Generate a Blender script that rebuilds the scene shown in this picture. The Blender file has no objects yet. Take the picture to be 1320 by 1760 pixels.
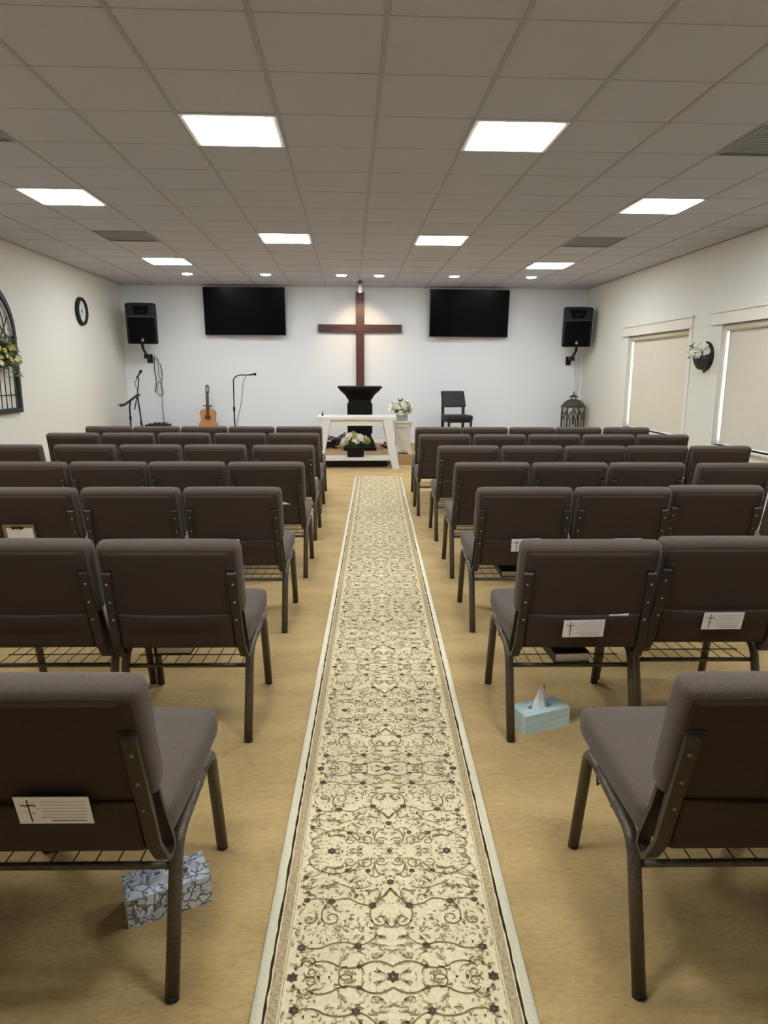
import bpy, bmesh, math, random
from mathutils import Vector, Matrix
C = bpy.context.scene.collection
PI = math.pi

# ------------------------------------------------------------------ camera, world, exposure
cam = bpy.data.cameras.new('camera'); camo = bpy.data.objects.new('camera', cam); C.objects.link(camo)
rt = Vector((0.99879623, -0.04893806, 0.00333901)); up = Vector((0.00642621, 0.19803181, 0.98017453)); fw = Vector((0.04862907, 0.97897317, -0.19810792))
camo.matrix_world = Matrix(((rt.x, up.x, -fw.x, 0), (rt.y, up.y, -fw.y, 0), (rt.z, up.z, -fw.z, 1.48), (0, 0, 0, 1)))
cam.sensor_fit = 'VERTICAL'; cam.sensor_height = 36.0; cam.lens = 1184.56 / 1760 * 36.0
cam.clip_start = 0.05; cam.clip_end = 100
bpy.context.scene.camera = camo
vs = bpy.context.scene.view_settings
vs.view_transform = 'Standard'; vs.look = 'None'; vs.gamma = 1.0; vs.use_curve_mapping = False
vs.exposure = 0.0
W = bpy.data.worlds.new('daylight'); bpy.context.scene.world = W; W.use_nodes = True
bg = W.node_tree.nodes['Background']; bg.inputs[0].default_value = (0.72, 0.86, 1.0, 1); bg.inputs[1].default_value = 16.0
PANEL = 36.0        # ceiling troffers
DOWN = 175.0        # small downlights
SPOT = 30.0        # accent lamp on the cross

# ------------------------------------------------------------------ helpers
def s2l(c):
    return tuple(((v / 255) / 12.92 if v / 255 <= 0.04045 else ((v / 255 + 0.055) / 1.055) ** 2.4) for v in c)
def mat(name, rgb, rough=0.6, metal=0.0, var=0.0, scale=30.0, bump=0.0, bscale=200.0, spec=0.5, sheen=0.0, stretch=None, trans=0.0, alpha=1.0):
    m = bpy.data.materials.new(name); m.use_nodes = True
    nt = m.node_tree; b = nt.nodes['Principled BSDF']
    col = s2l(rgb)
    b.inputs['Base Color'].default_value = (*col, 1); b.inputs['Roughness'].default_value = rough; b.inputs['Metallic'].default_value = metal
    b.inputs['Specular IOR Level'].default_value = spec
    if sheen: b.inputs['Sheen Weight'].default_value = sheen
    if trans: b.inputs['Transmission Weight'].default_value = trans
    if var or bump:
        tc = nt.nodes.new('ShaderNodeTexCoord'); src = tc.outputs['Object']
        if stretch:
            mp = nt.nodes.new('ShaderNodeMapping'); mp.inputs['Scale'].default_value = stretch
            nt.links.new(src, mp.inputs[0]); src = mp.outputs[0]
    if var:
        n = nt.nodes.new('ShaderNodeTexNoise'); n.inputs['Scale'].default_value = scale; n.inputs['Detail'].default_value = 5
        nt.links.new(src, n.inputs['Vector'])
        r = nt.nodes.new('ShaderNodeValToRGB')
        r.color_ramp.elements[0].position = 0.3; r.color_ramp.elements[1].position = 0.7
        r.color_ramp.elements[0].color = (*[c * (1 - var) for c in col], 1); r.color_ramp.elements[1].color = (*[min(1, c * (1 + var)) for c in col], 1)
        nt.links.new(n.outputs['Fac'], r.inputs[0]); nt.links.new(r.outputs[0], b.inputs['Base Color'])
    if bump:
        n2 = nt.nodes.new('ShaderNodeTexNoise'); n2.inputs['Scale'].default_value = bscale; n2.inputs['Detail'].default_value = 3
        nt.links.new(src, n2.inputs['Vector'])
        bp = nt.nodes.new('ShaderNodeBump'); bp.inputs['Strength'].default_value = bump; bp.inputs['Distance'].default_value = 0.004
        nt.links.new(n2.outputs['Fac'], bp.inputs['Height']); nt.links.new(bp.outputs[0], b.inputs['Normal'])
    return m
def emat(name, rgb, strength):
    m = bpy.data.materials.new(name); m.use_nodes = True; nt = m.node_tree
    b = nt.nodes['Principled BSDF']; b.inputs['Base Color'].default_value = (0.8, 0.8, 0.8, 1)
    b.inputs['Emission Color'].default_value = (*rgb, 1); b.inputs['Emission Strength'].default_value = strength
    return m
def obj(name, bm, m, parent=None, smooth=False, kind=None, loc=None):
    me = bpy.data.meshes.new(name)
    bmesh.ops.recalc_face_normals(bm, faces=bm.faces)
    bm.to_mesh(me); bm.free()
    if smooth:
        for p in me.polygons: p.use_smooth = True
    me.materials.append(m)
    o = bpy.data.objects.new(name, me); C.objects.link(o)
    if parent: o.parent = parent
    if kind: o['kind'] = kind
    if loc: o.location = loc
    return o
def thing(name, label, cat, loc=(0, 0, 0), rz=0.0, group=None, kind=None):
    o = bpy.data.objects.new(name, None); C.objects.link(o); o.empty_display_size = 0.1
    o.location = loc; o.rotation_euler = (0, 0, rz)
    if label: o['label'] = label
    if cat: o['category'] = cat
    if group: o['group'] = group
    if kind: o['kind'] = kind
    return o
def copy_tree(o, parent=None):
    c = o.copy(); C.objects.link(c); c.parent = parent
    for ch in list(o.children): copy_tree(ch, c)
    return c
def box(bm, c, s, M=None):
    """axis box: centre c, full size s, optional matrix"""
    vs_ = []
    for i in range(8):
        p = Vector((c[0] + (s[0] / 2 if i & 1 else -s[0] / 2), c[1] + (s[1] / 2 if i & 2 else -s[1] / 2), c[2] + (s[2] / 2 if i & 4 else -s[2] / 2)))
        vs_.append(bm.verts.new(M @ p if M else p))
    for f in ((0, 2, 3, 1), (4, 5, 7, 6), (0, 1, 5, 4), (2, 6, 7, 3), (0, 4, 6, 2), (1, 3, 7, 5)): bm.faces.new([vs_[k] for k in f])
    return bm
def B(c, s, M=None): return box(bmesh.new(), c, s, M)
def lohi(x0, x1, y0, y1, z0, z1): return B(((x0 + x1) / 2, (y0 + y1) / 2, (z0 + z1) / 2), (abs(x1 - x0), abs(y1 - y0), abs(z1 - z0)))
def bevel(bm, w, seg=2):
    bmesh.ops.bevel(bm, geom=list(bm.edges), offset=w, segments=seg, profile=0.5, affect='EDGES'); return bm
def sweep(bm, pts, prof, up0=Vector((1, 0, 0)), cap=True, scale=None):
    """sweep 2D profile (a,b) along pts; a is along a vector kept near up0"""
    pts = [Vector(p) for p in pts]; rings = []
    for i, p in enumerate(pts):
        t = (pts[min(i + 1, len(pts) - 1)] - pts[max(i - 1, 0)]).normalized()
        a = up0 - t * up0.dot(t)
        if a.length < 1e-3: a = t.orthogonal()
        a.normalize(); b = t.cross(a)
        k = scale[i] if scale else 1.0
        rings.append([bm.verts.new(p + a * (q[0] * k) + b * (q[1] * k)) for q in prof])
    n = len(prof)
    for r0, r1 in zip(rings, rings[1:]):
        for k in range(n): bm.faces.new((r0[k], r0[(k + 1) % n], r1[(k + 1) % n], r1[k]))
    if cap: bm.faces.new(rings[0][::-1]); bm.faces.new(rings[-1])
    return bm
def circ(r, n=8): return [(r * math.cos(2 * PI * k / n), r * math.sin(2 * PI * k / n)) for k in range(n)]
def tube(bm, pts, r, n=8, up0=Vector((1, 0, 0)), scale=None): return sweep(bm, pts, circ(r, n), up0, True, scale)
def fillet(pts, r, n=4):
    """round the inner corners of a polyline"""
    pts = [Vector(p) for p in pts]; out = [pts[0]]
    for a, b, c in zip(pts, pts[1:], pts[2:]):
        d0 = (a - b); d1 = (c - b); k = min(r, d0.length * .45, d1.length * .45)
        p0 = b + d0.normalized() * k; p1 = b + d1.normalized() * k
        for i in range(n + 1):
            t = i / n; out.append(p0.lerp(b, t).lerp(b.lerp(p1, t), t))
    out.append(pts[-1]); return out
def lathe(bm, prof, c=(0, 0, 0), n=20, sx=1.0, sy=1.0, ax='Z'):
    rings = []
    for r, z in prof:
        ring = []
        for k in range(n):
            a = 2 * PI * k / n; x, y = r * math.cos(a) * sx, r * math.sin(a) * sy
            p = (x, y, z) if ax == 'Z' else ((z, x, y) if ax == 'X' else (x, z, y))
            ring.append(bm.verts.new((c[0] + p[0], c[1] + p[1], c[2] + p[2])))
        rings.append(ring)
    for r0, r1 in zip(rings, rings[1:]):
        for k in range(n): bm.faces.new((r0[k], r0[(k + 1) % n], r1[(k + 1) % n], r1[k]))
    bm.faces.new(rings[0][::-1]); bm.faces.new(rings[-1]); return bm
def rbox(bm, half, r, n=8, f=None):
    """rounded box about the origin, then f(Vector)->Vector"""
    vd = {}
    def co(i, h):
        # dense near the rounded ends
        t = i / n; return h * (-1 + 2 * (t * t * (3 - 2 * t)))
    def V(p):
        key = tuple(round(v, 5) for v in p)
        if key not in vd:
            q = Vector([max(-(h - r), min(h - r, v)) for v, h in zip(p, half)])
            d = Vector(p) - q
            w = q + d.normalized() * r if d.length > 1e-9 else Vector(p)
            vd[key] = bm.verts.new(f(w) if f else w)
        return vd[key]
    for ax in range(3):
        u, v = (ax + 1) % 3, (ax + 2) % 3
        for s in (-1, 1):
            for i in range(n):
                for j in range(n):
                    q = []
                    for di, dj in ((0, 0), (1, 0), (1, 1), (0, 1)):
                        p = [0, 0, 0]; p[ax] = s * half[ax]; p[u] = co(i + di, half[u]); p[v] = co(j + dj, half[v]); q.append(V(p))
                    if len(set(q)) == 4: bm.faces.new(q)
    return bm
def prism(bm, outline, d0, d1, f):
    """2D outline extruded from depth d0 to d1; f(a, b, d) -> point"""
    r0 = [bm.verts.new(f(a, b, d0)) for a, b in outline]; r1 = [bm.verts.new(f(a, b, d1)) for a, b in outline]
    n = len(outline)
    for k in range(n): bm.faces.new((r0[k], r0[(k + 1) % n], r1[(k + 1) % n], r1[k]))
    bm.faces.new(r0[::-1]); bm.faces.new(r1); return bm

# ------------------------------------------------------------------ materials
M = {}
M['wall_front'] = mat('paint_white', (234, 237, 242), .75, bump=.12, bscale=120)
M['wall_side'] = mat('paint_cream', (222, 219, 210), .75, bump=.12, bscale=120)
M['trim'] = mat('paint_trim', (226, 220, 208), .5)
M['trim_white'] = mat('paint_trim_white', (240, 241, 242), .45)
M['tile'] = mat('ceiling_tile', (189, 191, 204), .9, var=.04, scale=60, bump=.25, bscale=260)
M['tee'] = mat('ceiling_tee', (164, 166, 172), .6)
M['cross_tee'] = mat('ceiling_cross_tee', (182, 184, 192), .6)
M['vent'] = mat('vent_metal', (146, 148, 152), .6)
M['stage'] = mat('stage_carpet', (172, 140, 100), .95, var=.12, scale=25, bump=.5, bscale=150)
M['fabric'] = mat('brown_fabric', (92, 81, 72), .95, var=.16, scale=240, bump=.25, bscale=700, spec=.15, sheen=.12)
M['fabric_back'] = mat('brown_fabric_rear', (70, 59, 52), .95, var=.14, scale=240, bump=.25, bscale=700, spec=.15)
M['metal'] = mat('hammered_metal', (92, 84, 72), .36, .5, var=.25, scale=120, bump=.35, bscale=260)
M['strap'] = mat('strap_metal', (58, 50, 45), .5, .2)
M['glide'] = mat('black_rubber', (26, 25, 24), .7)
M['screw'] = mat('screw_steel', (140, 134, 122), .4, .5)
M['wire'] = mat('rack_wire', (44, 40, 34), .4, .6)
M['paper'] = mat('white_paper', (248, 247, 250), .8)
M['ink'] = mat('dark_ink', (40, 42, 52), .8)
M['ink2'] = mat('grey_ink', (160, 160, 166), .8)
M['black'] = mat('black_plastic', (32, 33, 37), .55, spec=.25)
M['lip'] = mat('grey_plastic', (58, 58, 64), .5)
M['black_gloss'] = mat('black_screen', (3, 3, 4), .2, spec=.12)
M['shelf_shadow'] = mat('shelf_shadow_black', (16, 15, 15), .6)  # near-black colour standing for the shade below the table shelf
M['grille'] = mat('speaker_grille', (9, 9, 10), .8, spec=.1, bump=.6, bscale=600)
M['black_metal'] = mat('black_metal', (28, 28, 28), .4, .4)
M['pulpit'] = mat('black_painted_wood', (9, 9, 10), .5, spec=.22)
M['white_wood'] = mat('white_painted_wood', (226, 222, 214), .5, var=.03, scale=14, stretch=(1, 6, 6))
M['plaster'] = mat('aged_white_paint', (208, 203, 188), .7, var=.07, scale=12)
M['galv'] = mat('galvanised_metal', (158, 162, 160), .45, .5, var=.1, scale=20)
M['leaf'] = mat('leaf_green', (52, 66, 40), .6, var=.25, scale=20)
M['leaf2'] = mat('leaf_olive', (104, 112, 66), .6, var=.25, scale=20)
M['petal'] = mat('petal_white', (236, 234, 216), .7, var=.04, scale=20)
M['petal_y'] = mat('petal_yellow', (216, 198, 108), .7, var=.1, scale=20)
M['petal_g'] = mat('petal_green', (190, 196, 110), .7, var=.1, scale=20)
M['spruce'] = mat('guitar_spruce', (190, 126, 66), .35, var=.14, scale=30, stretch=(8, 1, 1))
M['mahog'] = mat('guitar_mahogany', (96, 54, 32), .35, var=.15, scale=20)
M['rosewood'] = mat('guitar_rosewood', (48, 34, 28), .5)
M['lantern'] = mat('aged_bronze', (78, 72, 62), .55, .3, var=.2, scale=25)
M['leather'] = mat('dark_leather', (36, 34, 36), .5, spec=.25, bump=.15, bscale=300)
M['darkwood'] = mat('dark_wood', (34, 28, 26), .5)
M['shade'] = mat('roller_shade', (216, 208, 190), .85, var=.02, scale=8)
M['candle'] = mat('candle_wax', (232, 228, 214), .6)
M['cream_cable'] = mat('white_cable', (214, 208, 198), .6)
# red-brown cross wood
m = mat('cross_wood', (84, 44, 37), .42, var=.32, scale=18, stretch=(1, 1, .15)); M['cross'] = m
# carpet
m = bpy.data.materials.new('tan_carpet'); m.use_nodes = True; nt = m.node_tree; b = nt.nodes['Principled BSDF']
b.inputs['Roughness'].default_value = 1.0; b.inputs['Specular IOR Level'].default_value = .1; b.inputs['Sheen Weight'].default_value = .15
tc = nt.nodes.new('ShaderNodeTexCoord'); mp = nt.nodes.new('ShaderNodeMapping'); mp.inputs['Scale'].default_value = (1, 2.6, 1); mp.inputs['Rotation'].default_value = (0, 0, .12)
nt.links.new(tc.outputs['Object'], mp.inputs[0])
n1 = nt.nodes.new('ShaderNodeTexNoise'); n1.inputs['Scale'].default_value = 2.2; n1.inputs['Detail'].default_value = 4
n2 = nt.nodes.new('ShaderNodeTexNoise'); n2.inputs['Scale'].default_value = 34; n2.inputs['Detail'].default_value = 6; n2.inputs['Distortion'].default_value = .8
n3 = nt.nodes.new('ShaderNodeTexNoise'); n3.inputs['Scale'].default_value = 420; n3.inputs['Detail'].default_value = 2
for n in (n1, n2): nt.links.new(mp.outputs[0], n.inputs['Vector'])
nt.links.new(tc.outputs['Object'], n3.inputs['Vector'])
mx = nt.nodes.new('ShaderNodeMath'); mx.operation = 'MULTIPLY_ADD'; mx.inputs[1].default_value = .45
nt.links.new(n1.outputs['Fac'], mx.inputs[0]); 
mx2 = nt.nodes.new('ShaderNodeMath'); mx2.operation = 'MULTIPLY_ADD'; mx2.inputs[1].default_value = .35; nt.links.new(n2.outputs['Fac'], mx2.inputs[0])
mx3 = nt.nodes.new('ShaderNodeMath'); mx3.operation = 'MULTIPLY'; mx3.inputs[1].default_value = .2; nt.links.new(n3.outputs['Fac'], mx3.inputs[0])
nt.links.new(mx3.outputs[0], mx2.inputs[2]); nt.links.new(mx2.outputs[0], mx.inputs[2])
r = nt.nodes.new('ShaderNodeValToRGB'); r.color_ramp.elements[0].position = .3; r.color_ramp.elements[1].position = .7
r.color_ramp.elements[0].color = (*s2l((160, 130, 82)), 1); r.color_ramp.elements[1].color = (*s2l((210, 180, 122)), 1)
nt.links.new(mx.outputs[0], r.inputs[0]); nt.links.new(r.outputs[0], b.inputs['Base Color'])
bp = nt.nodes.new('ShaderNodeBump'); bp.inputs['Strength'].default_value = .9; bp.inputs['Distance'].default_value = .014
nt.links.new(mx2.outputs[0], bp.inputs['Height']); nt.links.new(bp.outputs[0], b.inputs['Normal']); M['carpet'] = m
# rug
M['rug'] = mat('rug_ivory', (230, 213, 174), .95, var=.09, scale=90, bump=.6, bscale=420, spec=.1)
M['rug_edge'] = mat('rug_ivory_binding', (232, 222, 194), .95, var=.05, scale=120, bump=.6, bscale=300, spec=.1)
M['rug_dark'] = mat('rug_black_line', (52, 46, 36), .95, spec=.1)
M['rug_taupe'] = mat('rug_taupe_band', (178, 158, 120), .95, var=.3, scale=110, bump=.5, bscale=300, spec=.1)
M['rug_stem'] = mat('rug_olive_stem', (126, 110, 76), .95, var=.3, scale=60, spec=.1)
M['rug_leaf'] = mat('rug_pale_leaf', (176, 156, 114), .95, var=.25, scale=60, spec=.1)
M['rug_flower'] = mat('rug_dark_flower', (92, 70, 60), .95, var=.3, scale=60, spec=.1)
# diffuser: two lamp tubes behind frosted sheet
m = bpy.data.materials.new('lit_diffuser'); m.use_nodes = True; nt = m.node_tree; b = nt.nodes['Principled BSDF']
tc = nt.nodes.new('ShaderNodeTexCoord'); sx = nt.nodes.new('ShaderNodeSeparateXYZ'); nt.links.new(tc.outputs['Object'], sx.inputs[0])
ab = nt.nodes.new('ShaderNodeMath'); ab.operation = 'ABSOLUTE'; nt.links.new(sx.outputs['X'], ab.inputs[0])
sb = nt.nodes.new('ShaderNodeMath'); sb.operation = 'SUBTRACT'; sb.inputs[1].default_value = .13; nt.links.new(ab.outputs[0], sb.inputs[0])
a2 = nt.nodes.new('ShaderNodeMath'); a2.operation = 'ABSOLUTE'; nt.links.new(sb.outputs[0], a2.inputs[0])
rp = nt.nodes.new('ShaderNodeMapRange'); rp.inputs[1].default_value = 0; rp.inputs[2].default_value = .15; rp.inputs[3].default_value = PANEL * 1.35; rp.inputs[4].default_value = PANEL * .65
nt.links.new(a2.outputs[0], rp.inputs[0]); nt.links.new(rp.outputs[0], b.inputs['Emission Strength'])
b.inputs['Emission Color'].default_value = (.94, 1.0, 1.04, 1); M['diffuser'] = m
M['lampdisc'] = emat('lit_lamp', (.95, 1.0, .99), DOWN)
M['bulb'] = emat('lit_spot_bulb', (1.0, .9, .75), 3.0)
# glass
m = bpy.data.materials.new('window_glass'); m.use_nodes = True; nt = m.node_tree; b = nt.nodes['Principled BSDF']
b.inputs['Base Color'].default_value = (1, 1, 1, 1); b.inputs['Transmission Weight'].default_value = 1; b.inputs['Roughness'].default_value = 0; b.inputs['IOR'].default_value = 1.02; M['glass'] = m

# ------------------------------------------------------------------ room shell
XL, XR, YB, YF, ZC = -4.14, 4.45, -2.9, 13.25, 3.02
def struct(name, bm, m, parent=None, smooth=False):
    o = obj(name, bm, m, parent, smooth)
    if not parent: o['kind'] = 'structure'
    return o
struct('floor', lohi(XL - .2, XR + .2, YB - .2, YF + .2, -.1, 0), M['carpet'])
struct('wall_front', lohi(XL - .2, XR + .2, YF, YF + .15, 0, ZC + .1), M['wall_front'])
struct('wall_back', lohi(XL - .2, XR + .2, YB - .15, YB, 0, ZC + .1), M['wall_side'])
struct('wall_left', lohi(XL - .15, XL, YB, YF, 0, ZC + .1), M['wall_side'])
WIN = [(9.10, 11.12), (6.25, 8.30)]; WZ0, WZ1 = .63, 2.06
bm = bmesh.new()
def addlh(bm, x0, x1, y0, y1, z0, z1): box(bm, ((x0 + x1) / 2, (y0 + y1) / 2, (z0 + z1) / 2), (abs(x1 - x0), abs(y1 - y0), abs(z1 - z0)))
ys = [YB] + [v for w in sorted(WIN) for v in w] + [YF]
for k in range(0, len(ys), 2): addlh(bm, XR, XR + .17, ys[k], ys[k + 1], 0, ZC + .1)
for a, b_ in WIN:
    addlh(bm, XR, XR + .17, a, b_, 0, WZ0); addlh(bm, XR, XR + .17, a, b_, WZ1, ZC + .1)
struct('wall_right', bm, M['wall_side'])
# stage
SZ, SY = .16, 11.2
bm = lohi(XL, XR, SY, YF, 0, SZ); struct('stage_platform', bm, M['stage'])
bm = lohi(XL, XR, YF - .016, YF, SZ, SZ + .125); addlh(bm, XL, XR, YF - .022, YF, SZ + .105, SZ + .125)
struct('baseboard_front', bm, M['trim_white'])
struct('baseboard_left', lohi(XL, XL + .014, YB, SY, 0, .1), M['trim_white'])
struct('baseboard_right', lohi(XR - .014, XR, YB, SY, 0, .1), M['trim_white'])
# windows
for i, (a, b_) in enumerate(WIN):
    w = thing('window_%d' % (i + 1), None, None, (XR, (a + b_) / 2, WZ0), kind='structure')
    L = (b_ - a)
    bm = bmesh.new(); h = WZ1 - WZ0
    for y in (-L / 2 + .025, L / 2 - .025, 0): box(bm, (.14, y, h / 2), (.05, .05, h))
    for z in (.025, h - .025): box(bm, (.14, 0, z), (.049, L, .05))
    obj('window_frame', bm, M['trim_white'], w)
    obj('pane', B((.14, 0, h / 2), (.006, L - .06, h - .06)), M['glass'], w)
    bm = bmesh.new(); box(bm, (-.011, .06, h + .075), (.022, L + .30, .13)); box(bm, (-.02, .06, h + .148), (.04, L + .34, .022)); box(bm, (-.017, .06, h + .006), (.034, L + .30, .014))
    obj('head_trim', bm, M['trim'], w)
    bm = bmesh.new(); box(bm, (-.006, -L / 2 - .05, h / 2), (.012, .09, h)); obj('side_casing', bm, M['trim'], w)
    bm = bmesh.new(); box(bm, (.03, 0, -.012), (.16, L + .1, .024)); box(bm, (-.008, 0, -.075), (.016, L + .06, .1)); obj('sill', bm, M['trim'], w)
    t = thing('roller_blind', ['cream roller blind closed over the window nearer the front wall', 'cream roller blind closed over the window at the right picture edge'][i], 'blind', (XR + .06, (a + b_) / 2, WZ1), group='roller blinds')
    tube(bm := bmesh.new(), [(0, -L / 2 + .02, -.04), (0, L / 2 - .02, -.04)], .039, 14, Vector((1, 0, 0))); obj('roller', bm, M['shade'], t, True)
    obj('fabric', lohi(.026, .029, -L / 2 + .035, L / 2 - .028, -h + .035, -.04), M['shade'], t)
    obj('hem_bar', lohi(.02, .034, -L / 2 + .035, L / 2 - .028, -h + .022, -h + .04), M['shade'], t)
    for y in (-L / 2 + .010, L / 2 - .010): obj('bracket', B((0, y, -.04), (.05, .008, .07)), M['trim_white'], t)
    bm = bmesh.new(); lathe(bm, [(.0, -.016), (.012, -.01), (.016, 0), (.012, .01), (.0, .016)], (-.025, -L / 2 + .05, -.055), 10); obj('chain_ball', bm, M['paper'], t, True)

# ceiling
GX, GY, T = .1777, 3.4141, .61
ceil = thing('ceiling', None, None, (0, 0, 0), kind='structure')
obj('deck', lohi(XL - .2, XR + .2, YB - .2, YF + .2, ZC + .09, ZC + .15), M['tile'], ceil)
panels = [(-2, 2), (1, 2), (-5, 5), (4, 5), (-2, 8), (1, 8), (-5, 11), (4, 11), (-2, -4), (1, -4), (-5, -1), (4, -1)]
vents = [(-5, 8), (4, 8), (4, 2), (-5, 2)]
taken = set(panels) | set(vents)
tile_me = None; nt_ = 0
xs = [XL] + [GX + i * T for i in range(-7, 8) if XL + .05 < GX + i * T < XR - .05] + [XR]
for j in range(-11, 17):
    y0, y1 = max(YB, GY + j * T), min(YF, GY + (j + 1) * T)
    if y1 - y0 < .02: continue
    for i in range(-8, 8):
        x0, x1 = max(XL, GX + i * T), min(XR, GX + (i + 1) * T)
        if x1 - x0 < .02 or (i, j) in taken: continue
        full = (x1 - x0 > .6 and y1 - y0 > .6)
        if j < -1:
            continue
        if full and tile_me:
            o = bpy.data.objects.new('ceiling_tile', tile_me); C.objects.link(o); o.parent = ceil
        else:
            o = obj('ceiling_tile', lohi(-(x1 - x0) / 2 + .004, (x1 - x0) / 2 - .004, -(y1 - y0) / 2 + .004, (y1 - y0) / 2 - .004, 0, .014), M['tile'], ceil)
            if full: tile_me = o.data
        o.location = ((x0 + x1) / 2, (y0 + y1) / 2, ZC + .004)
bm = bmesh.new()
for j in range(-11, -1):
    y0, y1 = max(YB, GY + j * T), GY + (j + 1) * T
    for i in range(-8, 8):
        x0, x1 = max(XL, GX + i * T), min(XR, GX + (i + 1) * T)
        if x1 - x0 < .02 or y1 - y0 < .02 or (i, j) in taken: continue
        addlh(bm, x0 + .004, x1 - .004, y0 + .004, y1 - .004, ZC + .004, ZC + .018)
obj('rear_tiles', bm, M['tile'], ceil, kind='stuff')
for i in range(-7, 8):
    x = GX + i * T
    if XL < x < XR: obj('main_tee', lohi(x - .012, x + .012, YB, YF, ZC, ZC + .03), M['tee'], ceil)
for j in range(-10, 17):
    y = GY + j * T
    if YB < y < YF: obj('cross_tee', lohi(XL, XR, y - .009, y + .009, ZC + .0012, ZC + .03), M['cross_tee'], ceil)
obj('wall_angle', lohi(XL, XL + .02, YB, YF, ZC, ZC + .02), M['tee'], ceil); obj('wall_angle', lohi(XR - .02, XR, YB, YF, ZC, ZC + .02), M['tee'], ceil)
plabels = {(-2, 2): 'large square ceiling light nearest the camera on the left', (1, 2): 'large square ceiling light nearest the camera on the right',
 (-5, 5): 'square ceiling light near the left wall, in front of the left vent', (4, 5): 'square ceiling light near the right wall, in front of the right vent',
 (-2, 8): 'square ceiling light before the left television', (1, 8): 'square ceiling light before the right television',
 (-5, 11): 'far square ceiling light before the left loudspeaker', (4, 11): 'far square ceiling light before the right loudspeaker',
 (-2, -4): 'square ceiling light overhead left of the aisle, out of frame', (1, -4): 'square ceiling light overhead right of the aisle, out of frame',
 (-5, -1): 'square ceiling light by the left wall, outside the picture', (4, -1): 'square ceiling light by the right wall, outside the picture'}
first = None
for (i, j) in panels:
    loc = (GX + (i + .5) * T, GY + (j + .5) * T, ZC)
    if not first:
        t = thing('ceiling_light', plabels[(i, j)], 'light', loc, group='square ceiling lights')
        bm = bmesh.new(); h = .285
        for s in (-1, 1):
            box(bm, (s * h, 0, -.0015), (.028, .598, .007)); box(bm, (0, s * h, -.0015), (.542, .028, .007))
        box(bm, (0, 0, .045), (.585, .585, .01))
        obj('frame', bm, M['trim_white'], t)
        obj('diffuser', B((0, 0, -.003), (.54, .54, .010)), M['diffuser'], t)
        first = t
    else:
        t = copy_tree(first); t.location = loc; t['label'] = plabels[(i, j)]
vl = {(-5, 8): 'dark square ceiling vent above the clock, left of the far lights', (4, 8): 'dark square ceiling vent on the right, before the right loudspeaker', (4, 2): 'dark square ceiling vent cut by the right picture edge', (-5, 2): 'dark square ceiling vent cut by the left picture edge'}
first = None
for (i, j) in vents:
    loc = (GX + (i + .5) * T, GY + (j + .5) * T, ZC)
    if not first:
        t = thing('ceiling_vent', vl[(i, j)], 'vent', loc, group='ceiling vents')
        bm = bmesh.new()
        for s in (-1, 1): box(bm, (s * .288, 0, -.002), (.022, .598, .008)); box(bm, (0, s * .288, -.002), (.554, .022, .008))
        obj('frame', bm, M['vent'], t)
        for k in range(13):
            y = -.264 + .044 * k
            bm = B((0, 0, 0), (.555, .04, .003), Matrix.Translation((0, y, .006)) @ Matrix.Rotation(.06, 4, 'X')); obj('slat', bm, M['vent'], t)
        obj('backing', B((0, 0, .03), (.56, .56, .01)), M['glide'], t)
        first = t
    else:
        t = copy_tree(first); t.location = loc; t['label'] = vl[(i, j)]
# downlights
first = None
dl = [(-2.561, 'leftmost of the six downlights, above the left loudspeaker'), (-1.325, 'second downlight from the left, before the left television'), (-.122, 'small downlight just left of the cross top'), (.487, 'small downlight just right of the cross top'), (1.702, 'second downlight from the right, before the right television'), (2.96, 'rightmost of the six downlights, before the right loudspeaker')]
for x, lab in dl:
    loc = (x, 11.6, ZC)
    if not first:
        t = thing('downlight', 'round ' + lab, 'light', loc, group='round downlights')
        lathe(bm := bmesh.new(), [(.072, .004), (.112, .004), (.112, -.004), (.085, -.016), (.076, -.012), (.072, -.006)], (0, 0, 0), 20)
        obj('trim_ring', bm, M['trim_white'], t, True)
        lathe(bm := bmesh.new(), [(.0, -.006), (.035, -.026), (.064, -.021), (.074, -.009), (.074, .002), (0, .002)], (0, 0, 0), 20)
        obj('lamp', bm, M['lampdisc'], t, True); first = t
    else:
        t = copy_tree(first); t.location = loc; t['label'] = 'round ' + lab

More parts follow.
